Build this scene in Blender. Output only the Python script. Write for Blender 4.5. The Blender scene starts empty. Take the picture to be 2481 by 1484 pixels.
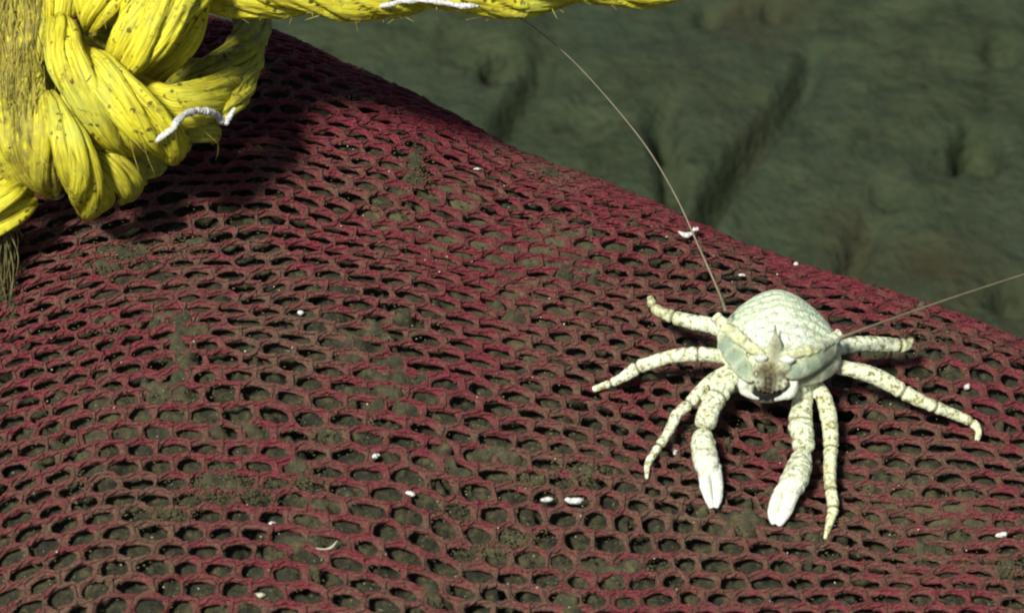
import bpy, bmesh, math, random
import numpy as np
from mathutils import Vector, Matrix
from mathutils.bvhtree import BVHTree

random.seed(7)
rng = np.random.default_rng(11)
scene = bpy.context.scene
COL = scene.collection
MM = 0.001

# ------------------------------------------------------------------ camera
PITCH = math.radians(35.0)
DIST = 750.0                      # mm from the camera to the aim point (world origin)
FRAME = 240.0                     # mm seen across the frame at that distance
NX, NY = 2480.0, 1484.0           # pixel grid used for all measurements
CAM = np.array([0.0, -DIST * math.cos(PITCH), DIST * math.sin(PITCH)])
FWD = np.array([0.0, math.cos(PITCH), -math.sin(PITCH)])
UPV = np.array([0.0, math.sin(PITCH), math.cos(PITCH)])
RGT = np.array([1.0, 0.0, 0.0])
PX = FRAME / NX                   # mm per pixel at the aim distance

cam_data = bpy.data.cameras.new("camera")
cam = bpy.data.objects.new("camera", cam_data)
COL.objects.link(cam)
cam.location = CAM * MM
cam.rotation_euler = (math.pi / 2 - PITCH, 0, 0)
cam_data.sensor_width = 36.0
cam_data.lens = 36.0 * DIST / FRAME
cam_data.clip_start = 0.02
cam_data.clip_end = 200.0
cam_data.dof.use_dof = True
cam_data.dof.focus_distance = 0.725
cam_data.dof.aperture_fstop = 34.0
scene.camera = cam

# ------------------------------------------------------------------ light
SUN_DIR = Vector((0.40, 0.78, -0.98)).normalized()      # the way the light travels
world = bpy.data.worlds.new("World")
scene.world = world
world.use_nodes = True
wn = world.node_tree.nodes
sky = wn.new('ShaderNodeTexSky')
sky.sky_type = 'NISHITA'
sky.sun_disc = False
sky.sun_elevation = math.asin(-SUN_DIR.z)
sky.sun_rotation = math.atan2(-SUN_DIR.x, -SUN_DIR.y)
wn['Background'].inputs['Strength'].default_value = 0.05
world.node_tree.links.new(sky.outputs[0], wn['Background'].inputs['Color'])

sl = bpy.data.lights.new("sun", 'SUN')
sl.energy = 4.6
sl.angle = math.radians(8.0)
sl.color = (1.0, 0.99, 0.93)
sun = bpy.data.objects.new("sun", sl)
COL.objects.link(sun)
sun.rotation_euler = SUN_DIR.to_track_quat('-Z', 'Y').to_euler()

scene.view_settings.view_transform = 'Standard'
scene.view_settings.look = 'None'
scene.view_settings.gamma = 1.0
scene.view_settings.exposure = 0.3
scene.render.resolution_x, scene.render.resolution_y = 1024, 612
scene.render.engine = 'CYCLES'
scene.cycles.filter_width = 2.0

# ------------------------------------------------------------------ helpers
def ray(px, py):
    d = FWD + RGT * ((px - NX / 2) / DIST * PX) - UPV * ((py - NY / 2) / DIST * PX)
    return d                                          # length 1 along the view axis

def at_depth(px, py, depth):
    return CAM + ray(px, py) * depth

def project(p):
    q = np.asarray(p, float) - CAM
    d = q @ FWD
    return np.array([NX / 2 + (q @ RGT) / d * DIST / PX, NY / 2 - (q @ UPV) / d * DIST / PX])

class Noise2:
    """smooth value noise on a 2-D lattice, -1..1"""
    def __init__(self, seed, n=64):
        self.n = n
        self.t = np.random.default_rng(seed).uniform(-1, 1, (n, n))
    def __call__(self, x, y):
        x = np.asarray(x, float); y = np.asarray(y, float)
        xi = np.floor(x).astype(int); yi = np.floor(y).astype(int)
        fx = x - xi; fy = y - yi
        fx = fx * fx * fx * (fx * (fx * 6 - 15) + 10); fy = fy * fy * fy * (fy * (fy * 6 - 15) + 10)
        n = self.n; t = self.t
        a = t[xi % n, yi % n]; b = t[(xi + 1) % n, yi % n]
        c = t[xi % n, (yi + 1) % n]; d = t[(xi + 1) % n, (yi + 1) % n]
        return (a * (1 - fx) + b * fx) * (1 - fy) + (c * (1 - fx) + d * fx) * fy
    def fbm(self, x, y, o=3):
        s = 0; a = 1.0; k = 0
        for i in range(o):
            s = s + a * self(np.asarray(x) * 2 ** i + 17.3 * i, np.asarray(y) * 2 ** i + 5.1 * i); k += a; a *= .5
        return s / k

def mesh_np(name, verts_mm, faces, mat=None, parent=None, smooth=True):
    me = bpy.data.meshes.new(name)
    v = np.asarray(verts_mm, np.float32) * MM
    f = np.asarray(faces, np.int32)
    me.vertices.add(len(v)); me.vertices.foreach_set('co', v.ravel())
    k = f.shape[1]
    me.loops.add(f.size); me.loops.foreach_set('vertex_index', f.ravel())
    me.polygons.add(len(f))
    me.polygons.foreach_set('loop_start', np.arange(0, f.size, k, dtype=np.int32))
    me.polygons.foreach_set('loop_total', np.full(len(f), k, np.int32))
    if smooth: me.polygons.foreach_set('use_smooth', np.ones(len(f), bool))
    me.update(calc_edges=True); me.validate()
    if mat: me.materials.append(mat)
    o = bpy.data.objects.new(name, me)
    COL.objects.link(o)
    if parent is not None: adopt(o, parent)
    return o

def adopt(o, parent):
    o.parent = parent
    o.matrix_parent_inverse = Matrix.Translation(-Vector(parent.location))

def thing(name, loc_mm, label, cat, group=None):
    e = bpy.data.objects.new(name, None)
    e.empty_display_size = 0.005
    e.location = Vector(loc_mm) * MM
    COL.objects.link(e)
    return tag(e, label, cat, group)

def tag(o, label, cat, group=None, kind=None):
    o["label"] = label; o["category"] = cat
    if group: o["group"] = group
    if kind: o["kind"] = kind
    return o

def catmull(P, n_per=None, step=None):
    """resample rows of P (any number of columns, xyz first) along a Catmull-Rom curve"""
    P = np.asarray(P, float)
    Q = np.vstack([2 * P[0] - P[1], P, 2 * P[-1] - P[-2]])
    out = []
    for i in range(1, len(Q) - 2):
        L = np.linalg.norm(Q[i + 1, :3] - Q[i, :3])
        n = n_per if n_per else max(2, int(L / step))
        t = np.linspace(0, 1, n, endpoint=False)[:, None]
        p0, p1, p2, p3 = Q[i - 1], Q[i], Q[i + 1], Q[i + 2]
        out.append(.5 * ((2 * p1) + (-p0 + p2) * t + (2 * p0 - 5 * p1 + 4 * p2 - p3) * t ** 2
                         + (-p0 + 3 * p1 - 3 * p2 + p3) * t ** 3))
    out.append(P[-1][None])
    return np.vstack(out)

def frames(C, ref):
    T = np.gradient(C, axis=0); T /= np.linalg.norm(T, axis=1)[:, None] + 1e-9
    N = np.zeros_like(C); n = np.asarray(ref, float)
    for i in range(len(C)):
        n = n - T[i] * (n @ T[i]); n = n / (np.linalg.norm(n) + 1e-9); N[i] = n
    return T, N, np.cross(T, N)

def tube(C, R, sides=12, ref=(0.3, -0.8, 0.5), cap=True, shape=None):
    """closed tube: verts, quads (caps collapse to a point)"""
    C = np.asarray(C, float); R = np.broadcast_to(np.asarray(R, float), (len(C),))
    T, N, B = frames(C, ref)
    th = np.linspace(0, 2 * np.pi, sides, endpoint=False)
    rr = R[:, None] * np.ones(sides)[None]
    if shape is not None: rr = rr * shape
    V = C[:, None] + rr[..., None] * (np.cos(th)[None, :, None] * N[:, None] + np.sin(th)[None, :, None] * B[:, None])
    m = len(C); V = V.reshape(-1, 3)
    i = np.arange(m - 1)[:, None] * sides; j = np.arange(sides)[None]
    jn = (j + 1) % sides
    F = np.stack([i + j, i + jn, i + jn + sides, i + j + sides], -1).reshape(-1, 4)
    if cap:
        a = len(V); V = np.vstack([V, C[0] - T[0] * R[0] * .5, C[-1] + T[-1] * R[-1] * .5])
        j = np.arange(sides); jn = (j + 1) % sides; o = (m - 1) * sides
        # two triangles share a quad record to keep the array rectangular
        c0 = np.stack([jn, j, np.full(sides, a), np.full(sides, a)], -1)
        c1 = np.stack([o + j, o + jn, np.full(sides, a + 1), np.full(sides, a + 1)], -1)
        return V, F, np.vstack([c0[:, :3], c1[:, :3]])
    return V, F, np.zeros((0, 3), int)

def tri_mesh(parts):
    """join (V, quads, tris) into V, tris"""
    VV = []; FF = []; o = 0
    for V, Q, T in parts:
        VV.append(V)
        if len(Q): FF += [Q[:, [0, 1, 2]] + o, Q[:, [0, 2, 3]] + o]
        if len(T): FF.append(T + o)
        o += len(V)
    return np.vstack(VV), np.vstack(FF)

# ------------------------------------------------------------------ materials
def new_mat(name):
    m = bpy.data.materials.new(name); m.use_nodes = True
    nt = m.node_tree
    return m, nt, nt.nodes['Principled BSDF']

def N(nt, typ, **kw):
    n = nt.nodes.new(typ)
    for k, v in kw.items():
        if k in n.inputs: n.inputs[k].default_value = v
        else: setattr(n, k, v)
    return n

def ramp(nt, fac, stops):
    r = nt.nodes.new('ShaderNodeValToRGB')
    e = r.color_ramp.elements
    while len(e) < len(stops): e.new(0.5)
    for el, (p, c) in zip(e, stops):
        el.position = p; el.color = (*c, 1) if len(c) == 3 else c
    nt.links.new(fac, r.inputs[0])
    return r.outputs[0]

def mix(nt, a, b, fac, mode='MIX'):
    m = nt.nodes.new('ShaderNodeMix'); m.data_type = 'RGBA'; m.blend_type = mode
    for s, v in ((6, a), (7, b), (0, fac)):
        if hasattr(v, 'type') and hasattr(v, 'is_output'): nt.links.new(v, m.inputs[s])
        elif s == 0: m.inputs[0].default_value = v
        else: m.inputs[s].default_value = (*v, 1)
    return m.outputs[2]

def objco(nt, scale=1000.0):
    g = nt.nodes.new('ShaderNodeNewGeometry')
    m = nt.nodes.new('ShaderNodeVectorMath'); m.operation = 'SCALE'; m.inputs[3].default_value = scale
    nt.links.new(g.outputs['Position'], m.inputs[0])
    return m.outputs[0]                                 # millimetres

def noise(nt, co, scale, detail=3.0, rough=.55):
    n = nt.nodes.new('ShaderNodeTexNoise')
    n.inputs['Scale'].default_value = scale; n.inputs['Detail'].default_value = detail
    n.inputs['Roughness'].default_value = rough
    nt.links.new(co, n.inputs['Vector'])
    return n.outputs[0]

def bump(nt, bsdf, h, strength, dist_m):
    b = nt.nodes.new('ShaderNodeBump'); b.inputs['Strength'].default_value = strength
    b.inputs['Distance'].default_value = dist_m
    nt.links.new(h, b.inputs['Height']); nt.links.new(b.outputs[0], bsdf.inputs['Normal'])

def mat_net():
    m, nt, b = new_mat("red_twine")
    co = objco(nt)
    n1 = noise(nt, co, 0.030, 3, .6); n2 = noise(nt, co, 0.33, 4, .7); n3 = noise(nt, co, 1.7, 5, .75)
    red = ramp(nt, n3, [(.34, (.080, .007, .016)), (.50, (.185, .018, .032)), (.66, (.31, .038, .056))])
    dust = ramp(nt, n3, [(.34, (.070, .042, .025)), (.66, (.215, .138, .085))])
    ma = nt.nodes.new('ShaderNodeMath'); ma.operation = 'ADD'
    nt.links.new(n1, ma.inputs[0]); nt.links.new(n2, ma.inputs[1])
    ma.operation = 'MULTIPLY_ADD'; ma.inputs[1].default_value = .5
    # fac = (n1 + n2) / 2
    nt.links.remove(ma.inputs[1].links[0]) if ma.inputs[1].links else None
    ma2 = nt.nodes.new('ShaderNodeMath'); ma2.operation = 'MULTIPLY'; ma2.inputs[1].default_value = .5
    nt.links.new(n2, ma2.inputs[0]); nt.links.new(ma2.outputs[0], ma.inputs[2])
    da = nt.nodes.new('ShaderNodeAttribute'); da.attribute_name = 'dust'
    ad = nt.nodes.new('ShaderNodeMath'); ad.operation = 'ADD'
    nt.links.new(ma.outputs[0], ad.inputs[0]); nt.links.new(da.outputs['Fac'], ad.inputs[1])
    f = ramp(nt, ad.outputs[0], [(.39, (.03,) * 3), (.50, (.20,) * 3), (.58, (.52,) * 3), (.68, (.92,) * 3)])
    c = mix(nt, red, dust, f)
    nt.links.new(c, b.inputs['Base Color'])
    b.inputs['Roughness'].default_value = .62
    b.inputs['Specular IOR Level'].default_value = .3
    bump(nt, b, noise(nt, co, 2.2, 4, .7), .9, .0008)
    return m

def mat_sediment():
    m, nt, b = new_mat("bagged_sediment")
    co = objco(nt)
    a = nt.nodes.new('ShaderNodeAttribute'); a.attribute_name = 'pale'
    n2 = noise(nt, co, .42, 5, .72); n1 = noise(nt, co, .09, 2)
    dark = ramp(nt, n2, [(.34, (.008, .009, .005)), (.50, (.036, .035, .013)), (.66, (.105, .088, .034))])
    pale = ramp(nt, n2, [(.3, (.075, .064, .027)), (.7, (.205, .175, .078))])
    c = mix(nt, dark, pale, a.outputs['Fac'])
    sp = noise(nt, co, 1.6, 1)
    c = mix(nt, c, (.40, .39, .31), ramp(nt, sp, [(.735, (0,) * 3), (.78, (1,) * 3)]))
    nt.links.new(c, b.inputs['Base Color'])
    b.inputs['Roughness'].default_value = .85
    bump(nt, b, noise(nt, co, .9, 5, .75), 1.0, .0014)
    return m

def mat_seabed():
    m, nt, b = new_mat("seabed_mud")
    co = objco(nt)
    n1 = noise(nt, co, .011, 4, .6); n2 = noise(nt, co, .045, 4, .6); n3 = noise(nt, co, .006, 2)
    c = ramp(nt, n2, [(.28, (.021, .030, .013)), (.52, (.041, .055, .025)), (.76, (.062, .077, .035))])
    c = mix(nt, c, (.033, .049, .028), ramp(nt, n1, [(.42, (0,) * 3), (.62, (.8,) * 3)]))
    c = mix(nt, c, (.052, .058, .028), ramp(nt, noise(nt, co, .14, 4, .75), [(.50, (0,) * 3), (.66, (.75,) * 3)]))
    c = mix(nt, c, (.012, .016, .008), ramp(nt, noise(nt, co, .10, 4, .75), [(.56, (0,) * 3), (.70, (.7,) * 3)]))
    at = nt.nodes.new('ShaderNodeAttribute'); at.attribute_name = 'rust'
    c = mix(nt, c, (.050, .030, .012), at.outputs['Fac'])
    nt.links.new(c, b.inputs['Base Color'])
    b.inputs['Roughness'].default_value = .9
    b.inputs['Specular IOR Level'].default_value = .15
    fine = noise(nt, co, .16, 4, .7)
    bump(nt, b, fine, .8, .006)
    return m

def mat_rope():
    m, nt, b = new_mat("yellow_rope_fibre")
    uv = nt.nodes.new('ShaderNodeUVMap'); uv.uv_map = 'strand'
    mp = nt.nodes.new('ShaderNodeMapping'); mp.inputs['Scale'].default_value = (26, .11, 1)
    nt.links.new(uv.outputs[0], mp.inputs[0])
    fib = noise(nt, mp.outputs[0], 1.0, 3, .6)
    co = objco(nt)
    cl = noise(nt, co, .055, 3, .6); ms = noise(nt, co, .55, 3, .6)
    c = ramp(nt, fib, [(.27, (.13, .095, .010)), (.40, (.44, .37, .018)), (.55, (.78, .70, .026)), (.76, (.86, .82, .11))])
    dirt_shade = mix(nt, (.21, .18, .035), (.33, .28, .06), fib)
    at = nt.nodes.new('ShaderNodeAttribute'); at.attribute_name = 'dirt_shade'  # grime per strand, plus painted shade on the right-hand loop
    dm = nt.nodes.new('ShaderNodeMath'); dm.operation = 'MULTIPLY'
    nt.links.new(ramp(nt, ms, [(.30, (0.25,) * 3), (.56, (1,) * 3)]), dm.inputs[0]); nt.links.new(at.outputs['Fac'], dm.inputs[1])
    c = mix(nt, c, dirt_shade, dm.outputs[0])
    c = mix(nt, c, (.45, .50, .10), ramp(nt, cl, [(.50, (0,) * 3), (.72, (.55,) * 3)]))
    gr = noise(nt, co, .20, 5, .75)
    c = mix(nt, c, (.10, .08, .022), ramp(nt, gr, [(.58, (0,) * 3), (.68, (.72,) * 3)]))
    # black specks
    v = nt.nodes.new('ShaderNodeTexVoronoi'); v.inputs['Scale'].default_value = .62
    v.inputs['Randomness'].default_value = 1
    dn = nt.nodes.new('ShaderNodeTexNoise'); dn.inputs['Scale'].default_value = .9; dn.inputs['Detail'].default_value = 2
    nt.links.new(co, dn.inputs['Vector'])
    da = nt.nodes.new('ShaderNodeVectorMath'); da.operation = 'MULTIPLY_ADD'; da.inputs[1].default_value = (1.5, 1.5, 1.5)
    nt.links.new(dn.outputs['Color'], da.inputs[0]); nt.links.new(co, da.inputs[2])
    nt.links.new(da.outputs[0], v.inputs['Vector'])
    rr = nt.nodes.new('ShaderNodeSeparateColor'); nt.links.new(v.outputs['Color'], rr.inputs[0])
    th = nt.nodes.new('ShaderNodeMath'); th.operation = 'MULTIPLY_ADD'; th.inputs[1].default_value = .46; th.inputs[2].default_value = -.06
    nt.links.new(rr.outputs[0], th.inputs[0])
    pw = nt.nodes.new('ShaderNodeMath'); pw.operation = 'LESS_THAN'
    nt.links.new(v.outputs['Distance'], pw.inputs[0]); nt.links.new(th.outputs[0], pw.inputs[1])
    gate = nt.nodes.new('ShaderNodeMath'); gate.operation = 'MULTIPLY'
    nt.links.new(pw.outputs[0], gate.inputs[0]); nt.links.new(ramp(nt, noise(nt, co, .13, 2), [(.44, (0,) * 3), (.56, (.85,) * 3)]), gate.inputs[1])
    c = mix(nt, c, (.055, .05, .016), gate.outputs[0])
    nt.links.new(c, b.inputs['Base Color'])
    b.inputs['Roughness'].default_value = .58
    b.inputs['Specular IOR Level'].default_value = .2
    b.inputs['Subsurface Weight'].default_value = .12
    b.inputs['Subsurface Radius'].default_value = (.002, .002, .0003)
    bump(nt, b, fib, .55, .0009)
    return m

def mat_plain(name, col, rough=.5, nscale=1.2, amt=.25, bumpd=.0003, spec=.4):
    m, nt, b = new_mat(name)
    co = objco(nt); n = noise(nt, co, nscale, 3)
    lo = tuple(c * (1 - amt) for c in col); hi = tuple(min(1, c * (1 + amt)) for c in col)
    nt.links.new(ramp(nt, n, [(.35, lo), (.65, hi)]), b.inputs['Base Color'])
    b.inputs['Roughness'].default_value = rough
    b.inputs['Specular IOR Level'].default_value = spec
    bump(nt, b, n, .5, bumpd)
    return m

def mat_shell():
    m, nt, b = new_mat("lobster_shell")
    co = objco(nt)
    a = nt.nodes.new('ShaderNodeAttribute'); a.attribute_name = 'tint'
    s = nt.nodes.new('ShaderNodeAttribute'); s.attribute_name = 'stain'
    n1 = noise(nt, co, .85, 4, .7); n2 = noise(nt, co, 1.5, 3, .6)
    stain = ramp(nt, n2, [(.34, (.075, .055, .016)), (.66, (.40, .35, .12))])
    f = nt.nodes.new('ShaderNodeMath'); f.operation = 'MULTIPLY'
    nt.links.new(ramp(nt, n1, [(.49, (0,) * 3), (.55, (.6,) * 3), (.63, (1,) * 3)]), f.inputs[0]); nt.links.new(s.outputs['Fac'], f.inputs[1])
    c = mix(nt, a.outputs['Color'], stain, f.outputs[0])
    # scale pattern: fine cell borders
    v = nt.nodes.new('ShaderNodeTexVoronoi'); v.feature = 'DISTANCE_TO_EDGE'; v.inputs['Scale'].default_value = .55
    mp = nt.nodes.new('ShaderNodeMapping'); mp.inputs['Scale'].default_value = (.75, 1, 1.25)
    nt.links.new(co, mp.inputs[0]); nt.links.new(mp.outputs[0], v.inputs['Vector'])
    edge = ramp(nt, v.outputs['Distance'], [(.0, (1,) * 3), (.09, (0,) * 3)])
    cm = nt.nodes.new('ShaderNodeAttribute'); cm.attribute_name = 'scales'
    g0 = nt.nodes.new('ShaderNodeMath'); g0.operation = 'MULTIPLY'
    nt.links.new(edge, g0.inputs[0]); nt.links.new(cm.outputs['Fac'], g0.inputs[1]); edge = g0.outputs[0]
    g1 = nt.nodes.new('ShaderNodeMath'); g1.operation = 'MULTIPLY'
    nt.links.new(edge, g1.inputs[0]); nt.links.new(ramp(nt, n1, [(.35, (.1,) * 3), (.65, (.75,) * 3)]), g1.inputs[1])
    g = nt.nodes.new('ShaderNodeMath'); g.operation = 'MULTIPLY'; g.inputs[1].default_value = .6
    nt.links.new(g1.outputs[0], g.inputs[0])
    c = mix(nt, c, (.10, .12, .06), g.outputs[0])
    nt.links.new(c, b.inputs['Base Color'])
    b.inputs['Roughness'].default_value = .6
    b.inputs['Specular IOR Level'].default_value = .12
    b.inputs['Subsurface Weight'].default_value = .05
    b.inputs['Subsurface Radius'].default_value = (.0015, .0015, .001)
    hh = nt.nodes.new('ShaderNodeMath'); hh.operation = 'MULTIPLY_ADD'; hh.inputs[1].default_value = -.8
    nt.links.new(edge, hh.inputs[0]); nt.links.new(n2, hh.inputs[2])
    bump(nt, b, hh.outputs[0], .45, .0004)
    return m

M_NET = mat_net(); M_SED = mat_sediment(); M_BED = mat_seabed(); M_ROPE = mat_rope()
M_SHELL = mat_shell()
M_WHITE = mat_plain("white_calcareous", (.56, .55, .50), .7, 1.6, .35, .0006)
M_ANT = mat_plain("antenna_horn", (.15, .125, .075), .45, .3, .15, .0001)
M_SILT = mat_plain("loose_silt", (.092, .084, .042), .9, .8, .5, .0008, .1)
M_FIB = mat_plain("frayed_fibre", (.30, .25, .045), .6, .25, .55, .0003, .2)
M_TAIL = mat_plain("muddy_fibre", (.13, .115, .045), .8, .3, .5, .0003, .1)
M_EYE = mat_plain("pale_mouthpart", (.56, .56, .46), .7, .7, .25, .0004, .1)

# ================================================================== the bag's surface
SEABED_Z = -230.0
RIDGE = np.array([(-1200, 330), (-400, 130), (100, 40), (400, 30), (640, 72), (700, 92), (860, 165), (1000, 228), (1230, 362), (1420, 440),
                  (1700, 560), (1930, 650), (2250, 748), (2480, 832), (2900, 1010), (3600, 1330)], float)

def ridge_py(px): return np.interp(px, RIDGE[:, 0], RIDGE[:, 1])

XS = np.arange(-215.0, 216.0, 2.5)
DS = 0.75
S_FRONT, S_BACK = 330.0, 330.0

def build_profiles():
    cols = []
    for x in XS:
        yr = np.interp(x, [-215, -120, -60, 0, 60, 120, 215], [50, 58, 58, 42, 24, 4, -30])
        px = NX / 2 + x / PX
        z = 0.0
        for _ in range(25):                       # height that puts the crest on the photographed outline
            pp = project((x, yr, z))
            z += (pp[1] - ridge_py(pp[0])) * PX / math.cos(PITCH)
        pit = -(math.atan2(CAM[2] - z, yr - CAM[1]))
        af = math.radians(np.interp(x, [-120, -40, 40, 120], [12, 8, 4, 3]))
        # front
        n = int(S_FRONT / DS); s = np.arange(1, n + 1) * DS
        al = af + (pit - af) * np.exp(-(s - DS / 2) / 24.0) + math.radians(np.interp(x, [-120, 0, 120], [.085, .05, .02])) * s
        al = np.minimum(al, math.radians(75))
        yf = yr - np.cumsum(np.cos(al)) * DS; zf = z - np.cumsum(np.sin(al)) * DS
        nb = int(S_BACK / DS); s = np.arange(1, nb + 1) * DS
        al = pit - (math.radians(80) + pit) * (1 - np.exp(-s / 30.0))
        yb = yr + np.cumsum(np.cos(al)) * DS; zb = z + np.cumsum(np.sin(al)) * DS
        Y = np.concatenate([yf[::-1], [yr], yb]); Z = np.concatenate([zf[::-1], [z], zb])
        # the flanks of the bag fall away to the seabed outside the picture
        Z = Z - max(0, (abs(x) - 150) / 65.0) ** 2 * 60
        # arc length from a fixed line in front
        L = np.concatenate([[0], np.cumsum(np.hypot(np.diff(Y), np.diff(Z)))])
        i0 = np.searchsorted(Y, -60.0)
        cols.append((Y, Z, L - L[i0]))
    return cols

PROF = build_profiles()
A0, A1 = -150.0, 330.0
AS = np.arange(A0, A1 + .1, 1.0)
GY = np.array([np.interp(AS, c[2], c[0]) for c in PROF])
GZ = np.array([np.interp(AS, c[2], c[1]) for c in PROF])
# smooth between columns
k = np.array([1, 2, 3, 2, 1.]); k /= k.sum()
def smooth_cols(G):
    P = np.pad(G, ((2, 2), (0, 0)), mode='edge')
    return sum(w * P[i:i + len(G)] for i, w in enumerate(k))
GY = smooth_cols(GY); GZ = smooth_cols(GZ)
nzA, nzB, nzC = Noise2(3), Noise2(4), Noise2(5)

def bil(G, x, a):
    fx = np.clip((np.asarray(x, float) - XS[0]) / 2.5, 0, len(XS) - 1.001); fa = np.clip(np.asarray(a, float) - A0, 0, len(AS) - 1.001)
    i = fx.astype(int); j = fa.astype(int); u = fx - i; v = fa - j
    return (G[i, j] * (1 - u) + G[i + 1, j] * u) * (1 - v) + (G[i, j + 1] * (1 - u) + G[i + 1, j + 1] * u) * v

def surf(x, a):
    """bag surface point for plan x (mm) and arc length a (mm)"""
    x = np.asarray(x, float); a = np.asarray(a, float)
    y = bil(GY, x, a); z = bil(GZ, x, a)
    z = z + 1.5 * nzA(x / 31 + 3, a / 24) + .55 * nzB(x / 11, a / 9)
    return np.stack([x, y, z], -1)

def surf_n(x, a, e=1.5):
    du = surf(x + e, a) - surf(x - e, a); dv = surf(x, a + e) - surf(x, a - e)
    n = np.cross(du, dv); return n / np.linalg.norm(n, axis=-1)[..., None]

# dense lookup for rays
_gx, _ga = np.meshgrid(np.arange(-200, 200.1, 2.0), np.arange(A0, A1, 2.0), indexing='ij')
_GP = surf(_gx, _ga); _sh = _gx.shape
_idx = np.arange(_gx.size).reshape(_sh)
_Q = np.stack([_idx[:-1, :-1], _idx[1:, :-1], _idx[1:, 1:], _idx[:-1, 1:]], -1).reshape(-1, 4)
def bag_bvh(lift):
    P = _GP.reshape(-1, 3) + np.array([0, 0, lift])
    return BVHTree.FromPolygons([tuple(p) for p in P], [tuple(q) for q in _Q])
_bvh = {}
def on_bag(px, py, lift=0.0):
    """point seen at a pixel that stands `lift` mm above the netting"""
    key = round(float(lift), 2)
    if key not in _bvh: _bvh[key] = bag_bvh(key)
    d = ray(px, py); L = np.linalg.norm(d)
    h = _bvh[key].ray_cast(Vector(CAM), Vector(d / L))
    if h[0] is None: raise RuntimeError("ray misses the bag at %s" % ((px, py, lift),))
    return np.array(h[0])

# ------------------------------------------------------------------ seabed (one sheet to the far dark)
def on_bed(px, py):
    d = ray(px, py); t = (SEABED_Z - CAM[2]) / d[2]
    return CAM + d * t

def graded(lo, hi, step, far):
    c = np.arange(lo, hi + .1, step)
    ext = []; s = step; v = 0
    while v < far:
        s *= 1.25; v += s; ext.append(v)
    ext = np.array(ext)
    return np.concatenate([(lo - ext)[::-1], c, hi + ext])

def build_seabed():
    gx = graded(-260, 460, 3.2, 40000); gy = graded(60, 900, 3.6, 40000)
    X, Y = np.meshgrid(gx, gy, indexing='ij')
    n1, n2, n3 = Noise2(21), Noise2(22), Noise2(23)
    Z = 9 * n1.fbm(X / 230, Y / 230, 2) + 3.2 * n2.fbm(X / 55 + 9, Y / 70, 3) + 2.8 * n3.fbm(X / 15, Y / 20, 4)
    rust = np.zeros_like(X)
    def pit(px, py, r, depth, ry=None, rim=.25):
        nonlocal Z
        c = on_bed(px, py); ry = ry or r * 1.6
        q = ((X - c[0]) / r) ** 2 + ((Y - c[1]) / ry) ** 2
        Z = Z - depth * 1.0 * np.exp(-(q * 2.2) ** 2.4) + .0 * rim * depth * np.exp(-(np.sqrt(q) - 1.8) ** 2 * 4)
    def trench(pts, w, depth):
        nonlocal Z
        P = np.array([np.append(on_bed(a, b)[:2], k) for a, b, k in pts])
        P = np.array([[p[0], p[1], 0, p[2]] for p in P]); C = catmull(P, n_per=14)
        best = np.full(X.shape, 1e9); kk = np.zeros_like(X)
        for c in C:
            d = (X - c[0]) ** 2 + ((Y - c[1]) * .75) ** 2
            s = d < best; best[s] = d[s]; kk[s] = c[3]
        Z = Z - depth * .75 * kk * np.exp(-(best / (.55 * w) ** 2) ** 2.0) + depth * .02 * kk * np.exp(-(np.sqrt(best) - 2.2 * w) ** 2 / w ** 2)
    trench([(1975, 120, .35), (1950, 190, .8), (1890, 280, .8), (1820, 360, 1), (1750, 460, 1.1), (1705, 540, 1.3), (1660, 640, 1.2)], 8.5, 24)
    trench([(1330, 120, .3), (1300, 190, .8), (1255, 255, 1), (1215, 330, .5)], 9, 22)
    trench([(1640, 240, .2), (1600, 310, .6), (1620, 440, .8), (1630, 520, .5)], 8, 20)
    trench([(2230, 430, .3), (2300, 400, .8), (2340, 385, .7)], 8, 7)
    trench([(2110, 540, .4), (2070, 610, .8), (2050, 690, .7)], 8, 16)
    trench([(1080, 100, .3), (1100, 60, .5), (1130, 20, .4)], 9, 10)
    for a in [(1210, 165, 9, 34), (2370, 365, 13, 32), (2425, 125, 10, 16), (1620, 330, 6, 10), (2460, 700, 10, 14), (1720, 30, 8, 9), (1880, 10, 8, 10), (1330, 480, 7, 8), (2150, 470, 9, 6)]:
        pit(*a)
    def stain(px, py, r, k):
        nonlocal rust
        c = on_bed(px, py); rust = np.maximum(rust, k * np.exp(-(((X - c[0]) / r) ** 2 + ((Y - c[1]) / (1.7 * r)) ** 2)))
    for a in [(2060, 600, 16, .9), (2080, 560, 12, .7), (2260, 740, 34, .8), (2190, 700, 24, .5), (1820, 15, 16, .8), (1890, 5, 12, .8),
              (1830, 325, 10, .5), (1690, 165, 18, .25), (2330, 640, 40, .3), (1730, 210, 22, .2), (2440, 780, 30, .6)]:
        stain(*a)
    rust *= .7 * np.clip(.6 + .9 * n2.fbm(X / 22, Y / 30, 3), 0, 1.2)
    far = np.clip((np.hypot(X, Y - 400) - 1200) / 3000, 0, 1)
    Z = Z * (1 + far)
    V = np.stack([X, Y, Z + SEABED_Z], -1).reshape(-1, 3)
    i = np.arange(X.size).reshape(X.shape)
    F = np.stack([i[:-1, :-1], i[1:, :-1], i[1:, 1:], i[:-1, 1:]], -1).reshape(-1, 4)
    o = mesh_np("seabed", V, F, M_BED)
    at = o.data.attributes.new('rust', 'FLOAT', 'POINT'); at.data.foreach_set('value', np.clip(rust, 0, 1).astype(np.float32).ravel())
    o["kind"] = "structure"
    return o
build_seabed()

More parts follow.
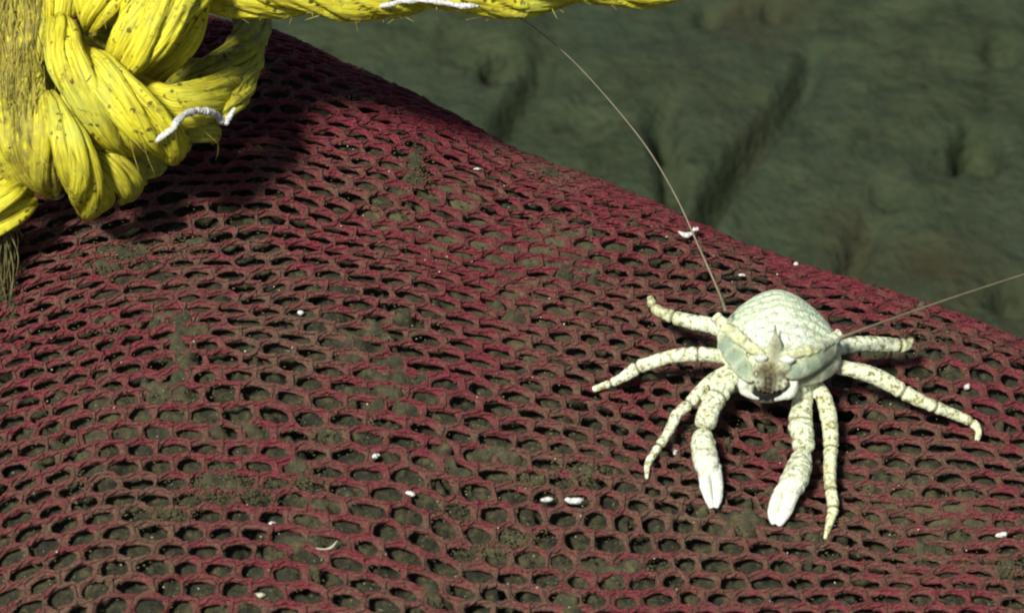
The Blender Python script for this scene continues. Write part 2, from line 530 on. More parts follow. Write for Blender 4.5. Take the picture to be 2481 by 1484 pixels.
# ------------------------------------------------------------------ sediment packed in the bag
PALE_SPOTS = [(1080, 470, 120, 1.0), (1130, 560, 130, .95), (1350, 560, 120, .8), (950, 530, 90, .7), (1300, 720, 160, .75), (1450, 620, 120, .6),
              (700, 390, 60, .7), (1010, 400, 60, .9), (430, 745, 60, .35), (2200, 1190, 110, .7), (2330, 1210, 120, .8), (540, 1170, 60, .6),
              (230, 1080, 60, .4), (1250, 1310, 60, .4), (2420, 1250, 60, .6), (1000, 630, 70, .5)]
CLUMPS = [(540, 1165, 62, 26, 210), (500, 1195, 50, 20, 130), (400, 1240, 60, 22, 150), (600, 1190, 60, 20, 120), (1005, 395, 28, 38, 200), (1020, 440, 26, 22, 90),
          (190, 1160, 26, 20, 50), (1290, 1160, 60, 22, 80), (1090, 1235, 40, 22, 90), (1180, 1330, 60, 16, 110), (1260, 1305, 50, 14, 80), (2440, 1370, 40, 28, 130),
          (300, 610, 80, 22, 170), (260, 640, 60, 20, 110), (470, 590, 50, 25, 80), (740, 1160, 60, 22, 110), (1420, 1140, 60, 22, 110), (20, 740, 24, 40, 90),
          (1700, 1040, 60, 20, 70), (900, 235, 60, 12, 70), (840, 225, 40, 12, 50), (1330, 420, 60, 18, 80), (800, 1050, 120, 30, 90), (1500, 1380, 160, 40, 110),
          (420, 960, 60, 20, 60), (250, 800, 60, 16, 60), (2250, 1330, 120, 40, 80), (2100, 700, 60, 18, 60), (2260, 800, 60, 18, 50)]
def build_sediment():
    xs = np.arange(-172, 172.1, .85); as_ = np.arange(-108, 245, .85)
    X, A = np.meshgrid(xs, as_, indexing='ij')
    P = surf(X, A); n = surf_n(X, A)
    n1, n2, n3 = Noise2(31, 96), Noise2(32, 96), Noise2(33, 96)
    pp = project(P)[...] if False else None
    q = P - CAM; d = q @ FWD
    px = NX / 2 + (q @ RGT) / d * DIST / PX; py = NY / 2 - (q @ UPV) / d * DIST / PX
    pale = np.zeros_like(X)
    for a, b, r, kk in PALE_SPOTS:
        pale = np.maximum(pale, kk * np.exp(-(((px - a) / r) ** 2 + ((py - b) / (r * .62)) ** 2)))
    pale = np.clip(pale * (1.15 + .8 * n3(X / 9, A / 8)) + .35 * np.clip(n2(X / 23 + 4, A / 19) - .25, 0, 1), 0, 1)
    dep = 3.2 + 1.9 * n1(X / 9.5, A / 8.0) + 1.3 * n2(X / 4.2, A / 4.2) + .5 * n3(X / 1.7, A / 1.7)
    dep = dep + 6.5 * np.clip(n1(X / 6.8 + 40, A / 6.1 + 11) - .52, 0, 1) * 2.2        # deep voids
    dep = dep * (1 - .80 * pale) 
    dep = np.clip(dep, .35, 14)
    # silt that has welled up through and over the cords
    bury = np.zeros_like(X)
    for a, b, rx, ry, kk in CLUMPS:
        bury = np.maximum(bury, kk / 100 * np.exp(-(((px - a) / (rx * .75)) ** 2 + ((py - b) / (ry * .75)) ** 2)))
    low = np.clip((py - 560) / 500, 0, 1) + .5 * np.clip((500 - px) / 400, 0, 1) * (py > 520)
    bury = np.maximum(bury, np.clip(1.15 * n1(X / 14 + 7, A / 9 + 2) + .35 * n2(X / 5 + 3, A / 4) + .22 * np.clip(low, 0, 1.3) - .68, 0, 1) * 1.3)
    bury = np.clip((np.clip(bury, 0, 1.2) + .45 * n3(X / 3.1 + 8, A / 2.6) + .25 * n2(X / 1.3, A / 1.2) - .42) * 2.2, 0, 1)
    dep = dep * (1 - bury) - (.75 + .5 * n3(X / 2.1 + 5, A / 1.9) + .35 * n1(X / .9, A / .9)) * bury
    pale = np.where(bury > .3, np.clip(.36 + .35 * n2(X / 2.2, A / 2.2), 0, 1), pale)
    V = (P - n * dep[..., None]).reshape(-1, 3)
    i = np.arange(X.size).reshape(X.shape)
    F = np.stack([i[:-1, :-1], i[1:, :-1], i[1:, 1:], i[:-1, 1:]], -1).reshape(-1, 4)
    o = mesh_np("packed_sediment", V, F, M_SED)
    at = o.data.attributes.new('pale', 'FLOAT', 'POINT'); at.data.foreach_set('value', pale.astype(np.float32).ravel())
    tag(o, "olive grey sediment packed inside the red mesh bag, seen through its holes", "sediment", kind="stuff")
build_sediment()

# ------------------------------------------------------------------ the red netting
WC, RP, AMP = 7.1, 4.4, .42
def build_net():
    x0, x1, a0, a1 = -162, 162, -100, 232
    ni = int((x1 - x0) / (WC / 2)); nk = int((a1 - a0) / RP)
    I, K = np.meshgrid(np.arange(ni), np.arange(nk), indexing='ij')
    sg = np.where((I + K) % 2 == 0, 1.0, -1.0)
    lx = x0 + I * WC / 2; la = a0 + K * RP + sg * AMP
    j1, j2, j3, j4 = Noise2(41), Noise2(42), Noise2(43), Noise2(44)
    # slow drift of the rows, then local irregularity
    X = lx + 3.0 * j1(lx / 60, la / 50) + .75 * j2(lx / 12, la / 10) + rng.normal(0, .26, lx.shape)
    A = la + 3.6 * j3(lx / 80, la / 60) + .55 * j4(lx / 18, la / 11) + rng.normal(0, .13, lx.shape)
    _t = np.clip((la + 10) / 80, 0, 1); A += X * (.04 + .20 * _t * _t * (3 - 2 * _t))        # rows run slightly uphill across the frame
    # stretched open at the lower left, where the bag bulges towards the camera
    wl = np.clip((-60 - lx) / 70, 0, 1) * np.clip((30 - la) / 70, 0, 1)
    A -= wl * (30 - la) * .04
    VV = []; FF = []; DU = []; off = 0
    # 1. the knitted web round every hole: outer edge on the cell border, inner edge an oval
    ci, ck = np.nonzero(((I + K) % 2 == 0)[:-2, :-1])
    hx = np.stack([X[ci, ck], X[ci + 1, ck], X[ci + 2, ck], X[ci + 2, ck + 1], X[ci + 1, ck + 1], X[ci, ck + 1]], 1)
    ha = np.stack([A[ci, ck], A[ci + 1, ck], A[ci + 2, ck], A[ci + 2, ck + 1], A[ci + 1, ck + 1], A[ci, ck + 1]], 1)
    NC = len(ci); NS = 18
    cx = hx.mean(1); ca = ha.mean(1)
    # outer polygon, three steps per side
    ox = []; oa = []
    for e in range(6):
        for f in (0, 1 / 3, 2 / 3):
            ox.append(hx[:, e] * (1 - f) + hx[:, (e + 1) % 6] * f); oa.append(ha[:, e] * (1 - f) + ha[:, (e + 1) % 6] * f)
    ox = np.stack(ox, 1); oa = np.stack(oa, 1)
    rx = ((hx[:, 2] + hx[:, 3]) - (hx[:, 0] + hx[:, 5])) / 4; ra = ((ha[:, 2] + ha[:, 3]) - (ha[:, 0] + ha[:, 5])) / 4
    ux = hx[:, 4] - hx[:, 1]; ua = ha[:, 4] - ha[:, 1]
    uy = np.hypot(ux, ua) / 2
    fx = (1 - .46 / np.maximum(np.hypot(rx, ra), 1.6)) * rng.uniform(.80, 1.08, NC)
    fy = (1 - .60 / np.maximum(uy, 1.6)) * rng.uniform(.72, 1.10, NC)
    th = np.linspace(0, 2 * np.pi, NS, endpoint=False)
    ang = np.arctan2((oa - ca[:, None]) / uy[:, None], (ox - cx[:, None]) / np.hypot(rx, ra)[:, None])
    wob = 1 + rng.normal(0, .07, (NC, NS))
    ex = cx[:, None] + fx[:, None] * rx[:, None] * np.cos(ang) * wob + (fy * ux / 2)[:, None] * np.sin(ang) * wob
    ea = ca[:, None] + fx[:, None] * ra[:, None] * np.cos(ang) * wob + (fy * ua / 2)[:, None] * np.sin(ang) * wob
    rings = [(0.0, .20), (.45, .16), (.85, -.08), (1.0, -.45), (.86, -.75)]
    RV = []
    fz = rng.normal(0, .12, (NC, NS, len(rings)))
    for q, (f, h) in enumerate(rings):
        gx = ox * (1 - f) + ex * f; ga = oa * (1 - f) + ea * f
        p = surf(gx, ga); n = surf_n(gx, ga)
        RV.append(p + n * (h + fz[..., q] * (q > 0))[..., None])
    V = np.stack(RV, 1).reshape(-1, 3); NR = len(rings)
    side = .055 * np.clip((np.abs(np.cos(ang)) - .55) * 2.5, 0, 1) - .02
    DU.append(np.repeat(side[:, None], NR, 1).ravel())
    b = (np.arange(NC) * NR * NS)[:, None, None]; r = (np.arange(NR - 1) * NS)[None, :, None]; t_ = np.arange(NS)[None, None]; tn = (t_ + 1) % NS
    FF.append(np.stack([b + r + t_, b + r + tn, b + r + NS + tn, b + r + NS + t_], -1).reshape(-1, 4)); VV.append(V); off += len(V)
    # 2. the twisted twine lying along the rows and ties
    edges = [(X[:-1].ravel(), A[:-1].ravel(), X[1:].ravel(), A[1:].ravel(), np.full(X[1:].size, 1.0))]
    up = (I + K) % 2 == 0
    ii, kk = np.nonzero(up[:, :-1])
    edges.append((X[ii, kk], A[ii, kk], X[ii, kk + 1], A[ii, kk + 1], np.full(len(ii), .72)))
    xa, aa, xb, ab, th = [np.concatenate(t) for t in zip(*edges)]
    E = len(xa); MS, SD = 5, 4
    t = np.linspace(0, 1, MS)
    isrow = th > .9
    ex = xa[:, None] * (1 - t) + xb[:, None] * t
    ea = aa[:, None] * (1 - t) + ab[:, None] * t + rng.normal(0, .08, (E, 1)) * np.sin(np.pi * t)[None]
    P = surf(ex, ea); n = surf_n(ex, ea); P = P + n * .36
    T = np.gradient(P, axis=1); T /= np.linalg.norm(T, axis=-1)[..., None]
    B = np.cross(n, T); B /= np.linalg.norm(B, axis=-1)[..., None]
    rad = np.where(isrow, .52, .38)[:, None] * th[:, None] * (1 + .25 * (np.abs(2 * t - 1) ** 2.2)[None]) * (1 + .14 * rng.normal(0, 1, (E, 1)))
    rad = np.clip(rad, .24, .9)
    phi = np.linspace(0, 2 * np.pi, SD, endpoint=False)
    for ply in (0, 1):
        tw = np.pi * ply + t[None] * np.where(isrow, 4.4, 3.0)[:, None] + rng.uniform(0, 6, (E, 1))
        c = P + (.42 * rad * np.cos(tw))[..., None] * n + (.70 * rad * np.sin(tw))[..., None] * B
        r = rad * (.68 + .12 * rng.normal(0, 1, (E, MS)).clip(-1.5, 1.5))
        V = c[:, :, None] + r[:, :, None, None] * (np.cos(phi)[None, None, :, None] * n[:, :, None] * .9 + np.sin(phi)[None, None, :, None] * B[:, :, None])
        VV.append(V.reshape(-1, 3)); DU.append(np.repeat(np.where(isrow, -.03, .06), MS * SD))
        e = np.arange(E)[:, None, None] * MS * SD; m = np.arange(MS - 1)[None, :, None] * SD; s = np.arange(SD)[None, None]; sn = (s + 1) % SD
        F = np.stack([e + m + s, e + m + sn, e + m + sn + SD, e + m + s + SD], -1).reshape(-1, 4) + off
        FF.append(F); off += len(VV[-1])
    base = thing("mesh_bag", (0, -40, SEABED_Z), "dark red twine mesh bag slumped on the seabed, filling the lower picture", "mesh bag")
    NV = np.vstack(VV)
    o = mesh_np("netting", NV, np.vstack(FF), M_NET, base)
    du = np.concatenate(DU) + .085 * np.clip((45 - NV[:, 1]) / 110, -.4, 1) + .03 * np.clip((-40 - NV[:, 0]) / 80, 0, 1)
    at = o.data.attributes.new('dust', 'FLOAT', 'POINT'); at.data.foreach_set('value', du.astype(np.float32))
    return base
bag = build_net()

# ------------------------------------------------------------------ silt lying on the netting
def build_silt():
    bm = bmesh.new(); bmesh.ops.create_icosphere(bm, subdivisions=1, radius=1.0)
    bv = np.array([v.co[:] for v in bm.verts]); bf = np.array([[v.index for v in f.verts] for f in bm.faces]); bm.free()
    VV = []; FF = []; o = 0
    pts = []
    for cx, cy, rx, ry, n in CLUMPS:
        for _ in range(int(n * 1.6)):
            pts.append((cx + rng.normal(0, rx * .7), cy + rng.normal(0, ry * .7), rng.uniform(.07, .24)))
    for _ in range(5200):
        pts.append((rng.uniform(0, 2480), rng.uniform(250, 1480), rng.uniform(.07, .26)))
    for px, py, r in pts:
        if py < ridge_py(px) + 14: continue
        try: p = on_bag(px, py, round(rng.choice([.3, .7, 1.0]), 2))
        except RuntimeError: continue
        sc = np.array([rng.uniform(.8, 1.7), rng.uniform(.8, 1.5), rng.uniform(.35, .7)]) * r
        v = bv * sc * (1 + rng.normal(0, .16, (len(bv), 1)))
        VV.append(v + p); FF.append(bf + o); o += len(bv)
    ob = mesh_np("loose_silt", np.vstack(VV), np.vstack(FF), M_SILT)
    tag(ob, "olive brown silt crumbs and clumps lying on the red netting", "silt", kind="stuff")
build_silt()

# ================================================================== the squat lobster
BODY_PX = (1885, 846); BODY_LIFT = 15.0
OB = on_bag(*BODY_PX, BODY_LIFT)
def LP(px, py, lift): return on_bag(px, py, lift)

def ellipsoid(c, axes, R=None, seg=28, rings=18, fn=None):
    th = np.linspace(0, 2 * np.pi, seg, endpoint=False); ph = np.linspace(0, np.pi, rings)
    P = np.stack([np.sin(ph)[:, None] * np.cos(th)[None], np.sin(ph)[:, None] * np.sin(th)[None], np.repeat(np.cos(ph)[:, None], seg, 1)], -1)
    P = P * np.asarray(axes)
    if fn is not None: P = fn(P)
    if R is not None: P = P @ np.asarray(R).T
    V = (P + c).reshape(-1, 3)
    i = np.arange(rings - 1)[:, None] * seg; j = np.arange(seg)[None]; jn = (j + 1) % seg
    Q = np.stack([i + j, i + seg + j, i + seg + jn, i + jn], -1).reshape(-1, 4)
    return V, Q, np.zeros((0, 3), int)

def rot(rx=0, ry=0, rz=0):
    from mathutils import Euler
    return np.array(Euler((math.radians(rx), math.radians(ry), math.radians(rz))).to_matrix())

# each limb: (px, py, height above the netting in mm, radius in px, joint?)
LEGS = {
 'a': [(1800, 825, 13, 19, 0), (1735, 792, 13.5, 23, 0), (1680, 780, 12.5, 22, 0), (1632, 768, 11, 19, 1), (1600, 756, 10.5, 16, 0), (1582, 742, 10.5, 14, 1), (1574, 718, 11.5, 9, 0)],
 'b': [(1790, 872, 12, 19, 0), (1735, 860, 13.2, 20, 0), (1690, 858, 12.8, 20, 1), (1630, 862, 11, 20, 0), (1578, 878, 9, 19, 0), (1545, 890, 7, 19, 1), (1508, 914, 4.4, 15, 0), (1478, 928, 2.8, 12, 1), (1437, 943, .9, 9, 0)],
 'c': [(1785, 885, 11, 15, 0), (1735, 912, 10.5, 17, 0), (1700, 940, 9.4, 17, 0), (1668, 978, 7.6, 16, 1), (1640, 1002, 6.4, 16, 0), (1622, 1040, 4.8, 14, 0), (1596, 1080, 3.2, 12, 1), (1570, 1120, 1.5, 10, 0), (1566, 1158, .4, 5, 0)],
 'd': [(1955, 905, 11, 18, 0), (1985, 945, 11, 22, 0), (2002, 985, 9.7, 24, 0), (2011, 1040, 8, 23, 0), (2012, 1085, 6.6, 20, 1), (2010, 1140, 5, 18, 0), (2012, 1185, 3.8, 17, 1), (2018, 1230, 2.4, 16, 1), (2010, 1262, 1.4, 12, 0), (1998, 1303, .4, 5, 0)],
 'e': [(1975, 880, 12, 18, 0), (2030, 888, 12.6, 21, 0), (2100, 904, 11.4, 24, 0), (2150, 926, 9.9, 24, 0), (2187, 948, 8.5, 22, 1), (2225, 968, 7.2, 20, 0), (2265, 985, 6, 17, 1), (2310, 1003, 4.4, 16, 0), (2352, 1022, 3, 14, 1), (2369, 1042, 1.9, 11, 0), (2366, 1070, .4, 7, 0)],
 'f': [(1975, 858, 13, 16, 0), (2035, 842, 13.2, 21, 0), (2085, 833, 12.4, 23, 0), (2140, 834, 11.6, 22, 0), (2178, 836, 11, 20, 1), (2196, 836, 10.8, 16, 0), (2208, 822, 11.4, 11, 0)],
}
CLAWS = {
 'l': dict(arm=[(1812, 880, 11, 24, 0), (1765, 925, 10.2, 28, 0), (1738, 958, 9.2, 29, 1), (1722, 985, 8.2, 31, 0), (1709, 1022, 6.9, 30, 0), (1706, 1032, 6.5, 26, 0), (1705, 1036, 6.3, 10, 0)],
           hand=[(1705, 1028, 6.5, 9, 0), (1704, 1046, 6.05, 10, 0), (1704, 1051, 5.95, 24, 0), (1702, 1066, 5.6, 31, 0), (1706, 1100, 5.1, 34, 0), (1714, 1132, 4.5, 32, 0), (1718, 1150, 4.0, 20, 0)],
           fing=[[(1704, 1132, 4.4, 16, 0), (1708, 1172, 3.3, 16, 0), (1716, 1206, 2.2, 12, 0), (1723, 1229, 1.5, 6, 0)],
                 [(1732, 1128, 4.5, 16, 0), (1737, 1168, 3.4, 15.5, 0), (1739, 1204, 2.2, 12, 0), (1735, 1228, 1.6, 6, 0)]]),
 'r': dict(arm=[(1915, 900, 11, 26, 0), (1942, 945, 10.4, 30, 0), (1942, 985, 9.2, 31, 0), (1938, 1022, 8.2, 33, 1), (1944, 1050, 7.4, 32, 0), (1946, 1078, 6.7, 31, 0), (1946, 1087, 6.4, 27, 0), (1946, 1091, 6.3, 10, 0)],
           hand=[(1945, 1084, 6.5, 9, 0), (1944, 1100, 6.2, 10, 0), (1943, 1105, 6.1, 25, 0), (1940, 1120, 5.9, 31, 0), (1927, 1156, 5.3, 36, 0), (1912, 1184, 4.6, 33, 0), (1905, 1202, 4.0, 20, 0)],
           fing=[[(1895, 1182, 4.6, 18, 0), (1879, 1217, 3.3, 17, 0), (1871, 1248, 2.1, 13, 0), (1873, 1268, 1.5, 6, 0)],
                 [(1922, 1189, 4.5, 18, 0), (1908, 1226, 3.3, 17.5, 0), (1895, 1255, 2.1, 13, 0), (1886, 1272, 1.5, 6, 0)]]),
}
JOINTS = []          # (position, direction, radius) of dark joint lines
TUFTS = []

def limb(pts, k=.9):
    P = np.array([[*LP(a, b, l), r * PX * k, j] for a, b, l, r, j in pts])
    C = catmull(P, step=.35)
    R = C[:, 3].copy()
    for p, q in zip(P, range(len(P))):
        if p[4] > .5:
            d = np.linalg.norm(C[:, :3] - p[:3], axis=1)
            R *= 1 - .34 * np.exp(-(d / .34) ** 2) + .10 * np.exp(-((d - .95) / .5) ** 2)
            i = int(np.argmin(d)); T = C[min(i + 2, len(C) - 1), :3] - C[max(i - 2, 0), :3]
            JOINTS.append((C[i, :3].copy(), T / np.linalg.norm(T), p[3]))
    # small knobs and wrinkles
    s = np.cumsum(np.concatenate([[0], np.linalg.norm(np.diff(C[:, :3], axis=0), axis=1)]))
    R *= 1 + .012 * np.sin(s * 2.3 + rng.uniform(0, 6)) + .015 * np.sin(s * 5.1 + rng.uniform(0, 6))
    th = np.linspace(0, 2 * np.pi, 16, endpoint=False)
    nn = Noise2(int(rng.integers(1e6)), 32)
    sh = 1 + .05 * nn(s[:, None] * .9 + 0 * th, 3 + 1.6 * np.cos(th)[None] + 0 * s[:, None]) + .06 * nn(s[:, None] * 2.2, 9 + 2.6 * np.sin(th)[None])
    return tube(C[:, :3], R, 16, shape=sh)

def lumpy(C, sides, amt):
    th = np.linspace(0, 2 * np.pi, sides, endpoint=False); s = np.concatenate([[0], np.cumsum(np.linalg.norm(np.diff(C[:, :3], axis=0), axis=1))])
    nn = Noise2(int(rng.integers(1e6)), 32)
    sh = 1 + amt * nn(s[:, None] * .75 + 0 * th[None], 4 + 1.2 * np.cos(th)[None] + 0 * s[:, None]) + amt * .6 * nn(s[:, None] * 1.9, 11 + 2.2 * np.sin(th)[None])
    return tube(C[:, :3], C[:, 3], sides, shape=sh)

def build_lobster():
    parts = []
    # carapace: broad domed shield, highest in the middle, tilted a little to the right in the picture
    Rb = rot(8, 6, 3)
    def shield(P):
        P = P.copy()
        y = P[..., 1]
        P[..., 0] *= 1 + .20 * np.clip(-y / 14, -1, 1)
        P[..., 0] *= 1.04 - .16 * np.clip(P[..., 2] / 10, 0, 1) ** 1.5
        P[..., 2] += np.where(P[..., 2] > 0, .9 * np.exp(-(P[..., 0] / 5.5) ** 2) - .35 * np.exp(-((y + 3) / 1.6) ** 2), 0)
        P[..., 2] = np.where(P[..., 2] < 0, P[..., 2] * .38, P[..., 2])
        # low transverse ridges
        P[..., 2] += np.where(P[..., 2] > 1.5, .16 * np.sin(y * 2.6 + .5 * np.sin(P[..., 0] * .8)), 0)
        return P
    parts.append(ellipsoid(OB + np.array([0.2, 2.6, -.4]), (13.0, 13.0, 9.3), Rb, 64, 44, shield))
    # tail folded under the body, and the plate the legs spring from
    parts.append(ellipsoid(OB + np.array([0, 8.5, -4.0]), (8.6, 6.5, 4.6), Rb))
    parts.append(ellipsoid(OB + np.array([0.0, -3.2, -3.6]), (8.8, 7.6, 3.2), Rb))
    d0 = (OB - CAM) @ FWD
    def F(px, py, toward=0.0): return at_depth(px, py, d0 - toward)      # face pieces: depth measured from the body centre
    # cheeks: knobbly ridges running from the outer corner in to the rostrum
    for pts in ([(1735, 768, 5.0, 13), (1756, 790, 6.6, 15), (1790, 820, 8.8, 15), (1828, 848, 10.8, 13), (1848, 862, 11.4, 9)],
                [(2034, 810, 3.6, 12), (2006, 828, 5.6, 13), (1970, 848, 8.8, 14), (1930, 855, 10.8, 13), (1908, 862, 11.4, 9)]):
        P = np.array([[*F(a, b, t), r * PX] for a, b, t, r in pts]); C = catmull(P, step=.4)
        s = np.arange(len(C)) * .4
        parts.append(lumpy(C, 14, .22))
    # pale shield plates either side of the mouth
    for (a0_, b0_, t0, a1_, b1_, t1, hw) in ((1742, 800, 5.5, 1822, 925, 12.0, 25), (2026, 838, 4.0, 1905, 912, 12.0, 26)):
        p0 = F(a0_, b0_, t0); p1 = F(a1_, b1_, t1); ax = (p1 - p0) / 2; la_ = np.linalg.norm(ax); ax = ax / la_
        nn_ = -FWD - ax * (-FWD @ ax); nn_ /= np.linalg.norm(nn_); sd = np.cross(ax, nn_)
        parts.append(ellipsoid((p0 + p1) / 2, (la_, hw * PX, 1.9), np.stack([ax, sd, nn_], 1)))
    # front of the head
    parts.append(ellipsoid(F(1875, 872, 8.5), (6.6, 4.2, 3.2)))
    parts.append(ellipsoid(F(1862, 912, 8.4), (5.0, 3.6, 3.4)))
    parts.append(ellipsoid(F(1856, 944, 8.6), (4.6, 3.2, 2.6)))
    # rostrum: keeled spike
    P = np.array([[*F(a, b, t), r * PX] for a, b, t, r in [(1876, 870, 9.4, 24), (1877, 846, 10.4, 19), (1878, 824, 11.8, 12), (1878, 808, 12.2, 4.5), (1877, 786, 12.6, 2.2)]])
    C = catmull(P, step=.3); parts.append(tube(C[:, :3], C[:, 3], 12))
    # mouth-part joints under the face
    for a, b, t, ax in ((1845, 918, 11.4, (1.3, 1.2, 2.0)), (1888, 918, 11.4, (1.3, 1.2, 2.0)), (1848, 888, 11.6, (2.0, 1.4, 1.6)), (1895, 892, 11.6, (2.0, 1.4, 1.6))):
        parts.append(ellipsoid(F(a, b, t), ax))
    # palps hanging in front of the mouth
    PALPS = []
    for x_, y0_, y1_, r_ in ((1832, 912, 946, 6), (1845, 900, 950, 7), (1858, 908, 950, 5.5), (1871, 898, 952, 7), (1885, 908, 948, 6), (1899, 914, 944, 5)):
        P = np.array([[*F(x_, y0_, 12.0), r_ * PX], [*F(x_ + 3, (y0_ + y1_) / 2, 12.6), r_ * PX * 1.05], [*F(x_ + (1862 - x_) * .22, y1_, 12.2), r_ * PX * .55]])
        C = catmull(P, step=.3); parts.append(tube(C[:, :3], C[:, 3], 10)); PALPS += [p - FWD * .5 for p in C[::4, :3]]
    for pts in LEGS.values(): parts.append(limb(pts, .80))
    for c in CLAWS.values():
        parts.append(limb(c['arm'], .80)); parts.append(limb(c['hand'], .84))
        for f in c['fing']: parts.append(limb(f, .86))
    for (p_, q_, r_) in ((LP(1705, 1030, 6.4), LP(1703, 1056, 5.85), 31), (LP(1946, 1084, 6.5), LP(1942, 1110, 6.0), 32)):
        JOINTS.append(((p_ + q_) / 2, (q_ - p_) / np.linalg.norm(q_ - p_), r_ * PX))
    V, T = tri_mesh(parts)
    V0 = V - OB
    tmp = bpy.data.meshes.new("tmp"); tmp.from_pydata(V0.tolist(), [], T.tolist()); tmp.update()
    to = bpy.data.objects.new("tmp", tmp); COL.objects.link(to)
    rm = to.modifiers.new("r", 'REMESH'); rm.mode = 'VOXEL'; rm.voxel_size = .20; rm.adaptivity = 0
    sm = to.modifiers.new("s", 'SMOOTH'); sm.factor = .5; sm.iterations = 2
    dg = bpy.context.evaluated_depsgraph_get()
    ev = to.evaluated_get(dg).to_mesh()
    n = len(ev.vertices); co = np.empty(n * 3, np.float32); ev.vertices.foreach_get('co', co); co = co.reshape(-1, 3).astype(float)
    faces = [tuple(p.vertices) for p in ev.polygons]
    to.to_mesh_clear() if hasattr(to, 'to_mesh_clear') else None
    bpy.data.objects.remove(to); bpy.data.meshes.remove(tmp)
    W = co + OB
    root = thing("squat_lobster", on_bag(1885, 985, 0), "pale yellow-white squat lobster standing on the red netting with claws reaching forward", "squat lobster")
    quads = np.array([f if len(f) == 4 else (*f, f[-1]) for f in faces])
    me = bpy.data.meshes.new("body"); me.from_pydata((W * MM).tolist(), [], faces); me.update()
    me.polygons.foreach_set('use_smooth', np.ones(len(me.polygons), bool))
    me.materials.append(M_SHELL)
    o = bpy.data.objects.new("body", me); COL.objects.link(o); adopt(o, root)
    # colour by body region, in the lobster's own space
    nz = Noise2(77)
    q = W - CAM; d = q @ FWD
    px = NX / 2 + (q @ RGT) / d * DIST / PX; py = NY / 2 - (q @ UPV) / d * DIST / PX
    tint = np.tile(np.array([.70, .74, .52]), (n, 1)); stain = np.full(n, .95)
    def near(pts, r):
        return np.exp(-(np.min([np.linalg.norm(W - p, axis=1) for p in pts], axis=0) / r) ** 2)
    def blend(w, c):
        nonlocal tint
        w = np.clip(w, 0, 1)
        tint = tint * (1 - w[:, None]) + np.array(c)[None] * w[:, None]
    car = np.exp(-(np.linalg.norm((W - (OB + np.array([0, 4, 3]))) / np.array([13, 13, 10]), axis=1)) ** 4)
    stain = stain * (1 - .75 * car); blend(car * .85, (.63, .75, .53))
    # white front of the carapace
    blend(near([F(1820, 815, 8), F(1940, 815, 8), F(1880, 800, 8)], 3.6) * .8, (.68, .70, .62))
    tips = [LP(*p[:3]) for c in CLAWS.values() for f in c['fing'] for p in f]
    wt = near(tips, 2.6); blend(wt, (.72, .73, .66)); stain *= 1 - wt
    # yellower limbs on the right side, greyish shield plates
    blend(near([LP(*p[:3]) for p in LEGS['d'][2:]], 2.6) * .7, (.64, .62, .32))
    blend(near([LP(*p[:3]) for p in LEGS['e'][1:]], 2.8) * .6, (.68, .67, .38))
    blend(near([LP(*p[:3]) for p in LEGS['a'][3:]] + [LP(*p[:3]) for p in LEGS['f'][4:]], 2.2) * .75, (.30, .28, .11))
    pl = near([F(1760, 835, 8.5), F(1778, 860, 10.5), F(1798, 890, 12.5), F(1995, 862, 8.5), F(1965, 880, 10.5), F(1930, 898, 12.5)], 2.6)
    blend(pl * 1.2, (.24, .31, .22)); stain *= 1 - .7 * pl
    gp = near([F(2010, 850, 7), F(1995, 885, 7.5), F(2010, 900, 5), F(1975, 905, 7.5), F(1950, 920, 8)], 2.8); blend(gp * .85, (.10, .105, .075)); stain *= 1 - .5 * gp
    ck = near([F(1760, 790, 9), F(1790, 818, 11), F(1825, 842, 12), F(1965, 846, 11), F(1935, 850, 12.5)], 1.9)
    blend(ck * .75, (.58, .56, .24))
    ros = near([F(1876, 858, 13), F(1877, 842, 13.5), F(1878, 825, 14), F(1878, 808, 14.2)], 1.9)
    blend(ros * 1.1, (.16, .14, .075)); stain *= 1 - ros
    blend(near([F(1877, 798, 13.2), F(1877, 785, 13.4)], .9), (.02, .015, .01))
    blend(near([F(1868, 890, 12), F(1868, 910, 12.5), F(1845, 905, 12), F(1890, 904, 12), F(1850, 892, 12.6)], 1.5) * 1.3, (.13, .105, .055))
    blend(near([F(1856, 938, 11.5), F(1840, 945, 11), F(1874, 948, 11), F(1862, 925, 12), F(1856, 955, 10.5), F(1856, 944, 12), F(1838, 955, 11), F(1880, 957, 11)], 1.9) * 1.6, (.012, .011, .009))
    blend(near(PALPS, .5) * 1.0, (.12, .10, .05))
    mo = near([F(1856, 938, 11.5), F(1840, 945, 11), F(1874, 948, 11), F(1862, 925, 12), F(1856, 955, 10.5), F(1856, 944, 12)], 3.0); stain *= 1 - np.clip(mo * 1.3, 0, 1)
    for p, t, r in JOINTS:
        dd = np.abs((W - p) @ t); rr = np.linalg.norm(W - p, axis=1)
        w = np.exp(-(dd / .26) ** 2) * (rr < r * 1.5)
        blend(w * .85, (.045, .03, .012))
        w2 = np.exp(-(dd / .8) ** 2) * (rr < r * 1.6); stain = np.maximum(stain, w2 * .85)
    a1 = me.attributes.new('tint', 'FLOAT_COLOR', 'POINT')
    a1.data.foreach_set('color', np.concatenate([np.clip(tint, 0, 1), np.ones((n, 1))], 1).astype(np.float32).ravel())
    a3 = me.attributes.new('scales', 'FLOAT', 'POINT'); a3.data.foreach_set('value', np.clip(.18 + car, 0, 1).astype(np.float32))
    a2 = me.attributes.new('stain', 'FLOAT', 'POINT'); a2.data.foreach_set('value', np.clip(stain, 0, 1).astype(np.float32))
